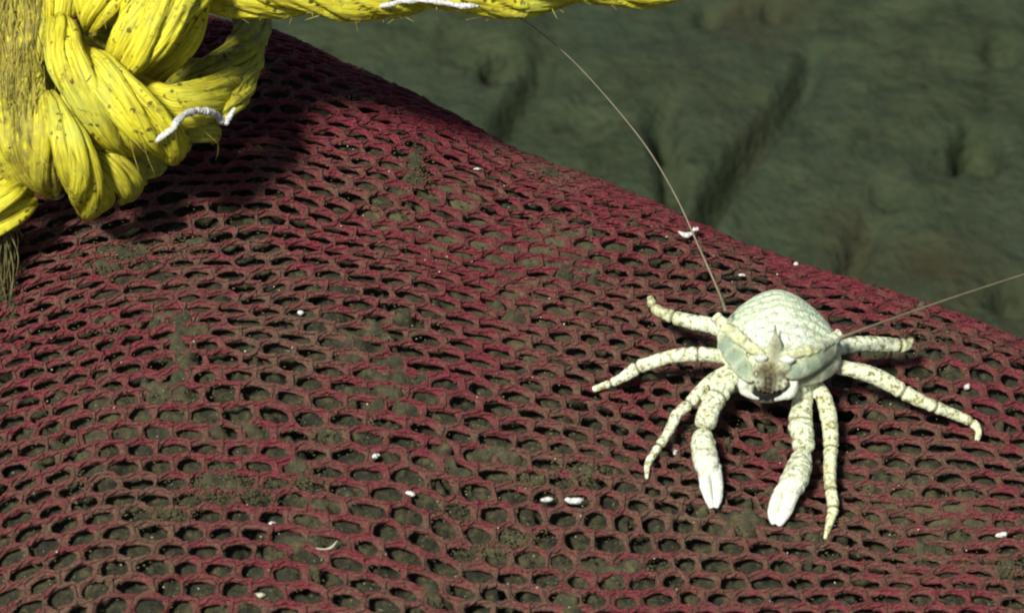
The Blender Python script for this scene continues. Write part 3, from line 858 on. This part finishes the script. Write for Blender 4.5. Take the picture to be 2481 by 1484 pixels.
    # eyes: small pale beads under the rostrum
    for a, b, ax in ((1842, 868, (1.7, .9, 1.05)), (1906, 872, (1.9, .9, 1.15))):
        V, T = tri_mesh([ellipsoid(F(a, b, 12.6), ax, rot(0, 3 if a > 1877 else 4, 0), 20, 14, lambda P: P * (1 + .12 * np.sin(P[..., :1] * 2.1 + 1) + .10 * np.sin(P[..., 2:] * 3.3)))])
        mesh_np("eye", V, T, M_EYE, root)
    # maxillipeds: two white crescents cupping the dark mouth from below
    for pts in ([(1812, 905, 8.4, 8), (1801, 922, 9.2, 11.5), (1804, 944, 9.6, 12), (1818, 957, 10.2, 8), (1838, 964, 10.8, 4)],
                [(1914, 908, 8.4, 8), (1921, 926, 9.2, 12), (1914, 949, 9.6, 13), (1897, 960, 10.2, 8), (1876, 967, 10.8, 4)]):
        P = np.array([[*F(a, b, t), r * PX] for a, b, t, r in pts]); C = catmull(P, step=.3)
        V, T = tri_mesh([lumpy(C, 16, .16)])
        mesh_np("maxilliped", V, T, M_EYE, root)
    # antennae
    for pts in ([(1757, 752, 7.0, 4.4), (1740, 705, 3, 3.1), (1690, 592, 0, 2.5), (1640, 482, -2, 2.1), (1575, 370, -4, 1.8), (1500, 272, -6, 1.6), (1400, 160, -8, 1.35), (1320, 88, -10, 1.1), (1262, 45, -12, .95)],
                [(2038, 816, 5.0, 4.2), (2090, 797, 3, 3.3), (2250, 740, -6, 2.5), (2400, 690, -14, 2.2), (2560, 640, -22, 2.0), (2760, 585, -32, 1.5), (2900, 555, -40, 1)]):
        P = np.array([[*F(a, b, t), r * PX] for a, b, t, r in pts]); C = catmull(P, step=1.2)
        V, T = tri_mesh([tube(C[:, :3], C[:, 3], 8)])
        mesh_np("antenna", V, T, M_ANT, root)
    return root
build_lobster()

# ================================================================== the yellow rope and its knot
KD = ((on_bag(230, 500, 14.0)) - CAM) @ FWD            # the knot rests on the netting: depth of its lowest bight
ZP = 0.381                                             # measurement crop -> pixel grid
ROPE_TRIS = []
rope_root = thing("knotted_rope", at_depth(230, 540, KD), "thick yellow rope tied in a fat knot at the upper left of the netting", "rope")

def add_strand(pts, flat=.72, lobes=5, twist=.05, dirt_shade=0.0, name="strand", ends=(.45, .45), fuzz=.03, SD=72, parent=None):
    """pts rows: world xyz mm + radius mm; broad axis turned towards the camera"""
    C = catmull(np.asarray(pts, float), step=1.0)
    m = len(C); P = C[:, :3]; R = C[:, 3].copy()
    s = np.concatenate([[0], np.cumsum(np.linalg.norm(np.diff(P, axis=0), axis=1))])
    L = s[-1]
    R *= np.clip(ends[0] + (1 - ends[0]) * np.sqrt(np.clip(s / (R.mean() * 1.6), 0, 1)), 0, 1) * np.clip(ends[1] + (1 - ends[1]) * np.sqrt(np.clip((L - s) / (R.mean() * 1.6), 0, 1)), 0, 1)
    T, Nn, B = frames(P, -FWD)
    th = np.linspace(0, 2 * np.pi, SD, endpoint=False)
    nz = Noise2(int(rng.integers(1e6)), 64)
    ph = th[None] + twist * s[:, None]
    # bundle creases: deep narrow valleys between soft yarns, and fine fibrils
    lob = np.abs(np.cos(lobes * .5 * (ph + .35 * nz(s[:, None] / 14, ph * 1.2))))
    crease = -.30 * (1 - np.clip(lob * 2.2, 0, 1)) ** 1.4
    lob2 = np.abs(np.cos(lobes * 1.15 * (ph * 1.0 + .5 * nz(s[:, None] / 10 + 30, ph * 1.5) + .9)))
    crease = crease - .10 * (1 - np.clip(lob2 * 2.6, 0, 1)) ** 1.3
    fine = fuzz * nz(ph * 9.0 + 20, s[:, None] / 22) + fuzz * .6 * nz(ph * 19.0 + 3, s[:, None] / 14)
    r = 1 + crease + fine + .10 * nz(s[:, None] / 8, ph * .9 + 7)
    V = P[:, None] + (R[:, None] * r)[..., None] * (flat * np.cos(th)[None, :, None] * Nn[:, None] + np.sin(th)[None, :, None] * B[:, None])
    V = V.reshape(-1, 3)
    i = np.arange(m - 1)[:, None] * SD; j = np.arange(SD)[None]; jn = (j + 1) % SD
    F = np.stack([i + j, i + jn, i + jn + SD, i + j + SD], -1).reshape(-1, 4)
    a = len(V)
    V = np.vstack([V, P[0] - T[0] * R[0] * .35, P[-1] + T[-1] * R[-1] * .35])
    jj = np.arange(SD); jjn = (jj + 1) % SD; o = (m - 1) * SD
    c0 = np.stack([jjn, jj, np.full(SD, a)], -1); c1 = np.stack([o + jj, o + jjn, np.full(SD, a + 1)], -1)
    me = bpy.data.meshes.new(name)
    fl = F.tolist() + c0.tolist() + c1.tolist()
    me.from_pydata((V * MM).tolist(), [], fl); me.update()
    me.polygons.foreach_set('use_smooth', np.ones(len(me.polygons), bool))
    # uv: around / along in mm
    li = np.empty(len(me.loops), np.int32); me.loops.foreach_get('vertex_index', li)
    u = np.tile(np.arange(SD) / SD, m); v = np.repeat(s, SD)
    u = np.append(u, [0, 0]); v = np.append(v, [0, L])
    U = u[li]; Vv = v[li]
    nq = len(F) * 4
    Uq = U[:nq].reshape(-1, 4); wrap = (Uq.max(1) - Uq.min(1)) > .5
    Uq[wrap] = np.where(Uq[wrap] < .5, Uq[wrap] + 1, Uq[wrap]); U[:nq] = Uq.ravel()
    uvl = me.uv_layers.new(name='strand')
    uvl.data.foreach_set('uv', np.stack([U + rng.uniform(0, 9), Vv + rng.uniform(0, 400)], -1).astype(np.float32).ravel())
    at = me.attributes.new('dirt_shade', 'FLOAT', 'POINT'); at.data.foreach_set('value', np.full(len(V), min(1, dirt_shade + .12), np.float32))
    me.materials.append(M_ROPE)
    o = bpy.data.objects.new(name, me); COL.objects.link(o)
    if parent is None: adopt(o, rope_root)
    else: o.parent = parent
    ROPE_TRIS.append((V, fl))
    return o

def kp(rows, extra=0.0):
    """knot strand rows: crop x, crop y, mm towards the camera, half-width in crop px"""
    return [[*at_depth(x * ZP, y * ZP, KD - t - extra), w * ZP * PX * (KD - t) / DIST] for x, y, t, w in rows]

KNOT = [
 # upper bights coming down from the standing part
 (dict(dirt_shade=.15, lobes=5), [(560, -330, -6, 150), (430, -150, 8, 150), (390, -20, 12, 120), (370, 90, 12, 95), (330, 200, 8, 50)]),
 (dict(dirt_shade=.10, lobes=4), [(820, -380, 0, 170), (700, -180, 12, 185), (630, -30, 15, 165), (590, 80, 14, 120), (565, 200, 10, 50)]),
 (dict(dirt_shade=.08, lobes=4), [(1330, -330, -6, 150), (1180, -130, 12, 190), (1060, 30, 19, 190), (940, 190, 21, 190), (830, 330, 19, 150), (740, 430, 13, 70)]),
 (dict(dirt_shade=.05, lobes=3), [(820, -160, 8, 120), (870, 0, 15, 120), (850, 130, 18, 110), (760, 260, 16, 80), (690, 340, 12, 45)]),
 (dict(dirt_shade=.2, lobes=4), [(1330, -260, -4, 90), (1275, -60, 6, 80), (1255, 80, 9, 85), (1180, 240, 9, 95), (1060, 380, 7, 90), (960, 490, 4, 80), (880, 560, 0, 60)]),
 # long diagonals across the face
 (dict(dirt_shade=.18, lobes=4), [(350, 120, 12, 70), (390, 220, 20, 120), (420, 360, 23, 135), (500, 520, 24, 140), (610, 690, 22, 140), (740, 850, 17, 130), (860, 960, 9, 85)]),
 (dict(dirt_shade=.12, lobes=4), [(520, 340, 14, 60), (600, 420, 21, 115), (720, 560, 25, 145), (850, 690, 26, 150), (980, 820, 23, 145), (1080, 920, 17, 120), (1120, 1010, 9, 70)]),
 (dict(dirt_shade=.2, lobes=3), [(440, 560, 16, 80), (520, 690, 18, 100), (640, 830, 16, 115), (760, 930, 11, 95), (850, 985, 5, 60)]),
 # right-hand loop, lit below; shade on its upper strand painted in olive
 (dict(dirt_shade=.75, lobes=4), [(1560, 30, -40, 110), (1610, 160, -34, 125), (1540, 300, -27, 130), (1400, 400, -21, 125), (1260, 470, -16, 100), (1150, 520, -14, 70)]),
 (dict(dirt_shade=.35, lobes=4), [(1640, 250, -38, 70), (1600, 380, -28, 85), (1540, 520, -14, 100), (1480, 640, -2, 95), (1400, 730, 4, 70), (1320, 780, 2, 50)]),
 (dict(dirt_shade=.15, lobes=4), [(840, 520, 8, 60), (960, 600, 12, 90), (1110, 640, 13, 105), (1270, 620, 9, 110), (1410, 560, 0, 100), (1520, 480, -12, 70)]),
 (dict(dirt_shade=.15, lobes=4), [(960, 660, 16, 70), (1080, 730, 17, 95), (1220, 720, 13, 100), (1360, 670, 6, 80), (1480, 610, -4, 55)]),
 (dict(dirt_shade=.55, lobes=4), [(1100, 760, 8, 60), (1190, 810, 9, 85), (1300, 820, 7, 85), (1370, 850, 2, 60), (1360, 900, -3, 35)]),
 (dict(dirt_shade=.30, lobes=4), [(1010, 880, 10, 90), (1100, 900, 12, 95), (1170, 920, 8, 70), (1200, 880, 2, 40)]),
 # lower bights
 (dict(dirt_shade=.25, lobes=4), [(300, 600, 14, 60), (370, 740, 20, 95), (440, 900, 22, 125), (500, 1060, 20, 135), (540, 1200, 14, 130), (570, 1310, 5, 105), (560, 1370, -3, 60)]),
 (dict(dirt_shade=.35, lobes=3), [(560, 960, 10, 50), (660, 1030, 13, 90), (760, 1110, 11, 110), (830, 1190, 7, 95), (800, 1270, 0, 65)]),
 (dict(dirt_shade=.40, lobes=3), [(620, 980, 4, 60), (740, 1040, 7, 75), (850, 1100, 5, 75), (920, 1160, 0, 45)]),
 (dict(dirt_shade=.30, lobes=3), [(560, 1120, 12, 60), (620, 1210, 12, 80), (660, 1280, 7, 70), (640, 1330, 0, 45)]),
 (dict(dirt_shade=.85, lobes=3), [(700, 1000, -12, 120), (860, 1020, -14, 130), (980, 1030, -16, 90), (1050, 1010, -18, 60)]),
 (dict(dirt_shade=.80, lobes=4), [(180, 420, 8, 80), (200, 600, 14, 100), (230, 780, 17, 115), (250, 950, 16, 120), (290, 1110, 11, 105), (340, 1230, 3, 60)]),
 (dict(dirt_shade=.70, lobes=4), [(20, 560, 4, 90), (60, 740, 10, 105), (110, 900, 13, 105), (170, 1040, 10, 95), (260, 1170, 5, 80), (340, 1240, -2, 50)]),
 (dict(dirt_shade=.60, lobes=4), [(-80, 700, 2, 100), (-20, 860, 8, 105), (40, 1000, 8, 90), (120, 1130, 5, 75), (220, 1220, 0, 50)]),
 # tail going off at the lower left
 (dict(dirt_shade=.15, lobes=3), [(-420, 1480, -8, 120), (-220, 1400, 2, 110), (-60, 1310, 8, 95), (60, 1230, 8, 80), (150, 1170, 3, 50)]),
 (dict(dirt_shade=.15, lobes=3), [(-440, 1620, -12, 120), (-220, 1520, -3, 115), (-30, 1410, 4, 95), (110, 1330, 4, 85), (220, 1260, 0, 55)]),
 (dict(dirt_shade=.3, lobes=3), [(-420, 1390, -14, 110), (-200, 1260, -2, 110), (-40, 1140, 4, 95), (70, 1060, 4, 70)]),
 # left column, dull and frayed
 (dict(dirt_shade=.95, lobes=5, fuzz=.06), [(-100, -360, -2, 170), (-40, -160, 2, 170), (10, 40, 4, 165), (40, 240, 6, 150), (60, 430, 6, 130), (90, 600, 6, 100), (130, 760, 5, 70)]),
 (dict(dirt_shade=.95, lobes=5, fuzz=.06), [(320, -360, -6, 130), (260, -160, 0, 130), (230, 20, 5, 120), (210, 190, 8, 105), (200, 340, 8, 85), (210, 480, 6, 60)]),
 (dict(dirt_shade=.85, lobes=4, fuzz=.06), [(-260, 120, -8, 130), (-170, 320, -2, 130), (-90, 520, 0, 120), (-20, 700, 1, 100), (40, 860, 0, 70)]),
 # small dark plug in the middle of the knot
 (dict(dirt_shade=1.0, lobes=4), [(560, 230, 2, 70), (620, 280, 4, 80), (680, 320, 3, 60)]),
 # back of the knot
 (dict(dirt_shade=.7, lobes=4), [(1100, -300, -26, 190), (900, -60, -26, 200), (700, 180, -26, 200), (480, 420, -26, 200), (250, 650, -24, 190), (40, 860, -22, 150)]),
 (dict(dirt_shade=.7, lobes=4), [(1180, -80, -22, 150), (1060, 160, -22, 170), (880, 400, -20, 180), (700, 620, -18, 180), (520, 850, -16, 170), (360, 1050, -14, 120)]),
 (dict(dirt_shade=.7, lobes=4), [(200, -250, -26, 190), (160, 50, -26, 200), (180, 350, -24, 190), (300, 650, -20, 180), (460, 900, -16, 170), (600, 1100, -14, 120)]),
 (dict(dirt_shade=.7, lobes=4), [(1280, 420, -24, 110), (1120, 580, -16, 130), (980, 740, -10, 130), (850, 880, -10, 120), (740, 980, -10, 90)]),
 (dict(dirt_shade=.7, lobes=4), [(-200, -100, -26, 180), (-160, 200, -26, 180), (-120, 500, -24, 170), (-40, 800, -20, 160), (80, 1050, -14, 120)]),
]
def lay_strand(rows, dirt_shade=0.0, lobes=4, fuzz=.03):
    """a strand: a core with three or four yarns wound slowly round it"""
    P = np.array(kp(rows)); C = catmull(P, n_per=6)
    core = C.copy(); core[:, 3] *= .80
    st = add_strand(core[::2] if len(core) > 8 else core, flat=.62, lobes=lobes, dirt_shade=dirt_shade, fuzz=fuzz, SD=36)
    T, Nn, B = frames(C[:, :3], -FWD)
    s = np.concatenate([[0], np.cumsum(np.linalg.norm(np.diff(C[:, :3], axis=0), axis=1))])
    k = 5 if lobes >= 4 else 4
    a0 = rng.uniform(0, 6.28); pitch = rng.uniform(70, 120) * rng.choice([1, 1, -1]); wob = rng.uniform(0, 6, k)
    for q in range(k):
        an = a0 + q * 2 * np.pi / k + 2 * np.pi * s / pitch + .22 * np.sin(s / 6 + wob[q])
        R = C[:, 3]; rr = R * rng.uniform(.40, .54) * (1 + .10 * np.sin(s / 7 + wob[q] * 2))
        off = .60 * R * (1 + .06 * np.sin(s / 5 + wob[q]))
        c = C[:, :3] + (off * np.sin(an))[:, None] * B + (off * .66 * np.cos(an))[:, None] * Nn
        row = np.concatenate([c, rr[:, None]], 1)[::2]
        add_strand(row, flat=.70, lobes=3, twist=.06, dirt_shade=dirt_shade * rng.uniform(.6, 1.3), name="yarn", fuzz=fuzz * 1.3, SD=24, parent=st)
for kw, rows in KNOT:
    lay_strand(rows, **kw)

# the end of the rope leaving the knot to the right, three strands laid together
def lay_rope():
    axis = []
    for px, py, t, r in [(330, -170, -30, 112), (440, -110, -14, 112), (560, -74, -2, 112), (700, -64, 2, 112), (900, -68, 4, 112), (1100, -66, 4, 112), (1250, -68, 4, 110),
                         (1400, -84, 4, 108), (1550, -88, 4, 106), (1680, -100, 2, 106), (1900, -140, 0, 106), (2200, -190, 0, 106), (2700, -260, 0, 106), (3200, -330, 0, 106)]:
        axis.append([*at_depth(px, py, KD - t), r * PX * .9])
    C = catmull(np.array(axis), step=2.0); P = C[:, :3]
    T, Nn, B = frames(P, -FWD)
    s = np.concatenate([[0], np.cumsum(np.linalg.norm(np.diff(P, axis=0), axis=1))])
    for q in range(3):
        an = q * 2 * np.pi / 3 + 1.15 + 2 * np.pi * s / 88.0
        R = C[:, 3]
        c = P + (R * .50)[:, None] * (np.cos(an)[:, None] * Nn + np.sin(an)[:, None] * B)
        rr = R * .56 * (1 + .06 * np.sin(s / 9 + q))
        add_strand(np.concatenate([c, rr[:, None]], 1)[::3], flat=.92, lobes=5, twist=-.10, dirt_shade=.30, ends=(.8, .8))
lay_rope()

ROPE_BVH = None
def rope_hit(px, py):
    global ROPE_BVH
    if ROPE_BVH is None:
        vv = []; ff = []; o = 0
        for V, F in ROPE_TRIS:
            vv += [tuple(p) for p in V]; ff += [tuple(i + o for i in f) for f in F]; o += len(V)
        ROPE_BVH = BVHTree.FromPolygons(vv, ff)
    d = ray(px, py); d = d / np.linalg.norm(d)
    h = ROPE_BVH.ray_cast(Vector(CAM), Vector(d))
    return (np.array(h[0]), np.array(h[1])) if h[0] is not None else (None, None)

# frayed fibrils standing off the dull left part of the knot and the rope's underside
def fray():
    VV = []
    def fibre(pts, r):
        nonlocal VV
        C = catmull(np.array(pts), n_per=5); V, Q, T = tube(C, np.linspace(r, r * .4, len(C)), 5); VV.append((V, Q, T))
    for _ in range(190):
        x = rng.uniform(-10, 95); y = rng.uniform(-10, 300)
        if rng.random() < .15: x = rng.uniform(-10, 150); y = rng.uniform(60, 400)
        p, n = rope_hit(x, y)
        if p is None: continue
        ang = rng.normal(math.pi / 2 - .06, .20); L = rng.uniform(6, 18)
        d = RGT * math.cos(ang) * rng.choice([-1, 1], p=[.3, .7]) - UPV * math.sin(ang)
        o = -FWD * rng.uniform(0, .45)
        fibre([p - d * L * .5 - FWD * .1, p - d * L * .15 + o, p + d * L * .2 + o * rng.uniform(.6, 1.6), p + d * L * .5 + o * rng.uniform(0, 1.5)], rng.uniform(.05, .14))
    for _ in range(26):
        x = rng.uniform(560, 1500); 
        for y in (44, 38, 30, 22, 12, 4):
            p, n = rope_hit(x, y)
            if p is not None: break
        if p is None: continue
        d = RGT * rng.normal(0, .8) - UPV * rng.uniform(.2, 1.1); L = rng.uniform(1.0, 3.2)
        fibre([p + FWD * .2, p + d * L * .5, p + d * L], rng.uniform(.08, .16))
    for _ in range(35):                                   # short hairs over the knot
        x = rng.uniform(60, 600); y = rng.uniform(0, 500)
        p, n = rope_hit(x, y)
        if p is None: continue
        d = RGT * rng.normal(.5, .6) - UPV * rng.normal(.8, .6); L = rng.uniform(1.5, 5)
        fibre([p, p + d * L * .5 + n * .5, p + d * L + n * .2], rng.uniform(.06, .13))
    # tail of loose fibres hanging at the lower left
    VV2 = VV; VV = []
    for _ in range(70):
        x = rng.uniform(-30, 26); p = at_depth(x, 520 + rng.uniform(-20, 30), KD - 2 + rng.normal(0, 2))
        e = on_bag(max(2, x + rng.normal(6, 10)), 640 + rng.uniform(-40, 100), .6)
        m = (p + e) / 2 + RGT * rng.normal(0, 1.6) - FWD * rng.uniform(0, 2)
        fibre([p, m, e], rng.uniform(.12, .3))
    V, T = tri_mesh(VV)
    o = mesh_np("loose_tail", V, T, M_TAIL, rope_root); o["kind"] = "stuff"
    V, T = tri_mesh(VV2)
    o = mesh_np("frayed_fibres", V, T, M_FIB, rope_root); o["kind"] = "stuff"
fray()

# ------------------------------------------------------------------ white worm-like casings on the rope
def casing(pts, r, label, bead):
    q = np.array(pts, float); u = np.arange(len(q)); uu = np.linspace(0, len(q) - 1, 3 * len(q) - 2)
    pts = list(zip(np.interp(uu, u, q[:, 0]), np.interp(uu, u, q[:, 1])))
    P = []
    for a, b in pts:
        p, n = rope_hit(a, b)
        if p is None: p = P[-1] + (at_depth(a, b, KD) - at_depth(*last, KD)) if P else at_depth(a, b, KD - 10)
        P.append(p - FWD * r * .8); last = (a, b)
    P = np.array(P)
    # keep the casing draped: pull sudden depth jumps back in line
    dep = (P - CAM) @ FWD
    w = np.pad(dep, 3, mode='edge'); dm = np.min([w[i:i + len(dep)] for i in range(7)], axis=0)
    dm = np.convolve(np.pad(dm, 2, mode='edge'), np.ones(5) / 5, 'valid')
    dm = np.minimum(dm, dep)
    P = P - FWD[None] * (dep - dm)[:, None]
    C = catmull(P, step=.15)
    s = np.arange(len(C)) * .15
    R = r * (1 + bead * np.sin(s * 7.5)) * np.clip(.4 + np.minimum(s, s[::-1]) / 2.5, .4, 1)
    R = R * (1 + .12 * np.sin(s * 1.1 + 1) + .08 * np.sin(s * 2.7))
    V, T = tri_mesh([tube(C, R, 12)])
    o = mesh_np("white_tube_casing", V, T, M_WHITE)
    tag(o, label, "worm tube", "white casings on the yellow rope")
casing([(380, 345), (402, 325), (432, 303), (455, 280), (480, 270), (506, 272), (528, 280), (540, 296), (552, 300), (560, 285), (574, 266)], .72,
       "beaded white tube casing curled over the lower right of the yellow knot", .09)
casing([(920, 16), (955, 13), (985, 4), (1015, 2), (1050, 3), (1085, 10), (1120, 17), (1158, 17)], .62,
       "wavy white tube casing stuck along the horizontal rope at the top edge", .05)

# ------------------------------------------------------------------ white shell bits on the netting
def chip(px, py, w, h, ang, label, lift=.9, curved=0.0, mat=None):
    p = on_bag(px, py, lift)
    n = 9; t = np.linspace(-1, 1, n)
    L = w * PX * .44; H = h * PX * .40
    a = math.radians(ang)
    ux = RGT * math.cos(a) + np.array([0, .75, .35]) * math.sin(a); uy = -RGT * math.sin(a) * .6 + np.array([0, .6, .8]) * math.cos(a)
    prof = np.sqrt(np.clip(1 - t ** 2 * .92, 0, 1)) * (1 + rng.normal(0, .10, n))
    C = p[None] + (t * L)[:, None] * ux[None] + ((t ** 2 - .4) * curved * L)[:, None] * uy[None] + rng.normal(0, .05, (n, 3))
    V, T = tri_mesh([tube(C, np.maximum(H * prof, .08), 9, ref=uy)])
    o = mesh_np("shell_fragment", V, T, mat or M_WHITE)
    tag(o, label, "shell fragment", "shell fragments scattered over the netting")
M_OLIVE = mat_plain("pale_olive_shell", (.45, .45, .30), .5, 1.0, .2)
chip(1662, 566, 40, 18, 0, "largest white shell fragment, on the ridge behind the left antenna", 1.6, .5)
chip(1684, 556, 22, 14, 30, "small white shell flake touching the largest fragment by the left antenna", 1.8)
chip(1390, 1211, 44, 20, 0, "bright white oblong shell fragment, left of the lobster's left claw tip", .9, .15)
chip(1324, 1209, 30, 14, 5, "duller white shell fragment just left of the bright oblong one", .2)
chip(664, 1272, 32, 14, -35, "white curved shell fragment lying in a hole below the big silt clump", -.2, -.5)
chip(792, 1325, 54, 9, 25, "thin pale olive curved shell sliver in the lower left netting", .5, .5, M_OLIVE)
chip(622, 1441, 40, 15, 3, "flat pale olive shell piece in a hole at the bottom edge", -.8, 0, M_OLIVE)
chip(728, 757, 16, 14, 0, "round white shell grain in a hole right of the knot's shadow", -.5)
chip(994, 1195, 24, 14, -25, "small white shell grain on a cord above the bottom middle netting", .8)
chip(910, 1103, 20, 14, 20, "small white shell grain in a hole left of the middle netting", -.3)
chip(2426, 1294, 30, 16, 15, "white shell fragment near the right edge below the long leg", .9)
chip(1797, 666, 20, 9, -10, "white shell flake on the ridge behind the carapace, left side", .8)
chip(1928, 639, 14, 13, 0, "tiny white shell grain perched on the ridge line behind the lobster", 1.4)
chip(1637, 1096, 12, 18, 0, "small white shell grain beside the slender left leg", -.3)
chip(2342, 936, 20, 16, 40, "greyish white shell flake right of the long right leg's knee", .2)
chip(1156, 409, 20, 7, 0, "thin white shell flake on the upper netting below the ridge", .9)
chip(2048, 944, 16, 12, 0, "white shell grain under the lobster's raised right side", .3)

def grains():
    bm = bmesh.new(); bmesh.ops.create_icosphere(bm, subdivisions=1, radius=1.0)
    bv = np.array([v.co[:] for v in bm.verts]); bf = np.array([[v.index for v in f.verts] for f in bm.faces]); bm.free()
    VV = []; FF = []; o = 0
    for _ in range(240):
        px, py = rng.uniform(0, 2480), rng.uniform(300, 1480)
        if py < ridge_py(px) + 12: continue
        try: p = on_bag(px, py, float(rng.choice([-1.0, 0.4, .9])))
        except RuntimeError: continue
        r = rng.uniform(.08, .22)
        VV.append(bv * r * rng.uniform(.7, 1.4, 3) + p); FF.append(bf + o); o += len(bv)
    ob = mesh_np("pale_grains", np.vstack(VV), np.vstack(FF), M_OLIVE)
    tag(ob, "tiny pale sand grains sprinkled over the red netting", "sand grains", kind="stuff")
grains()
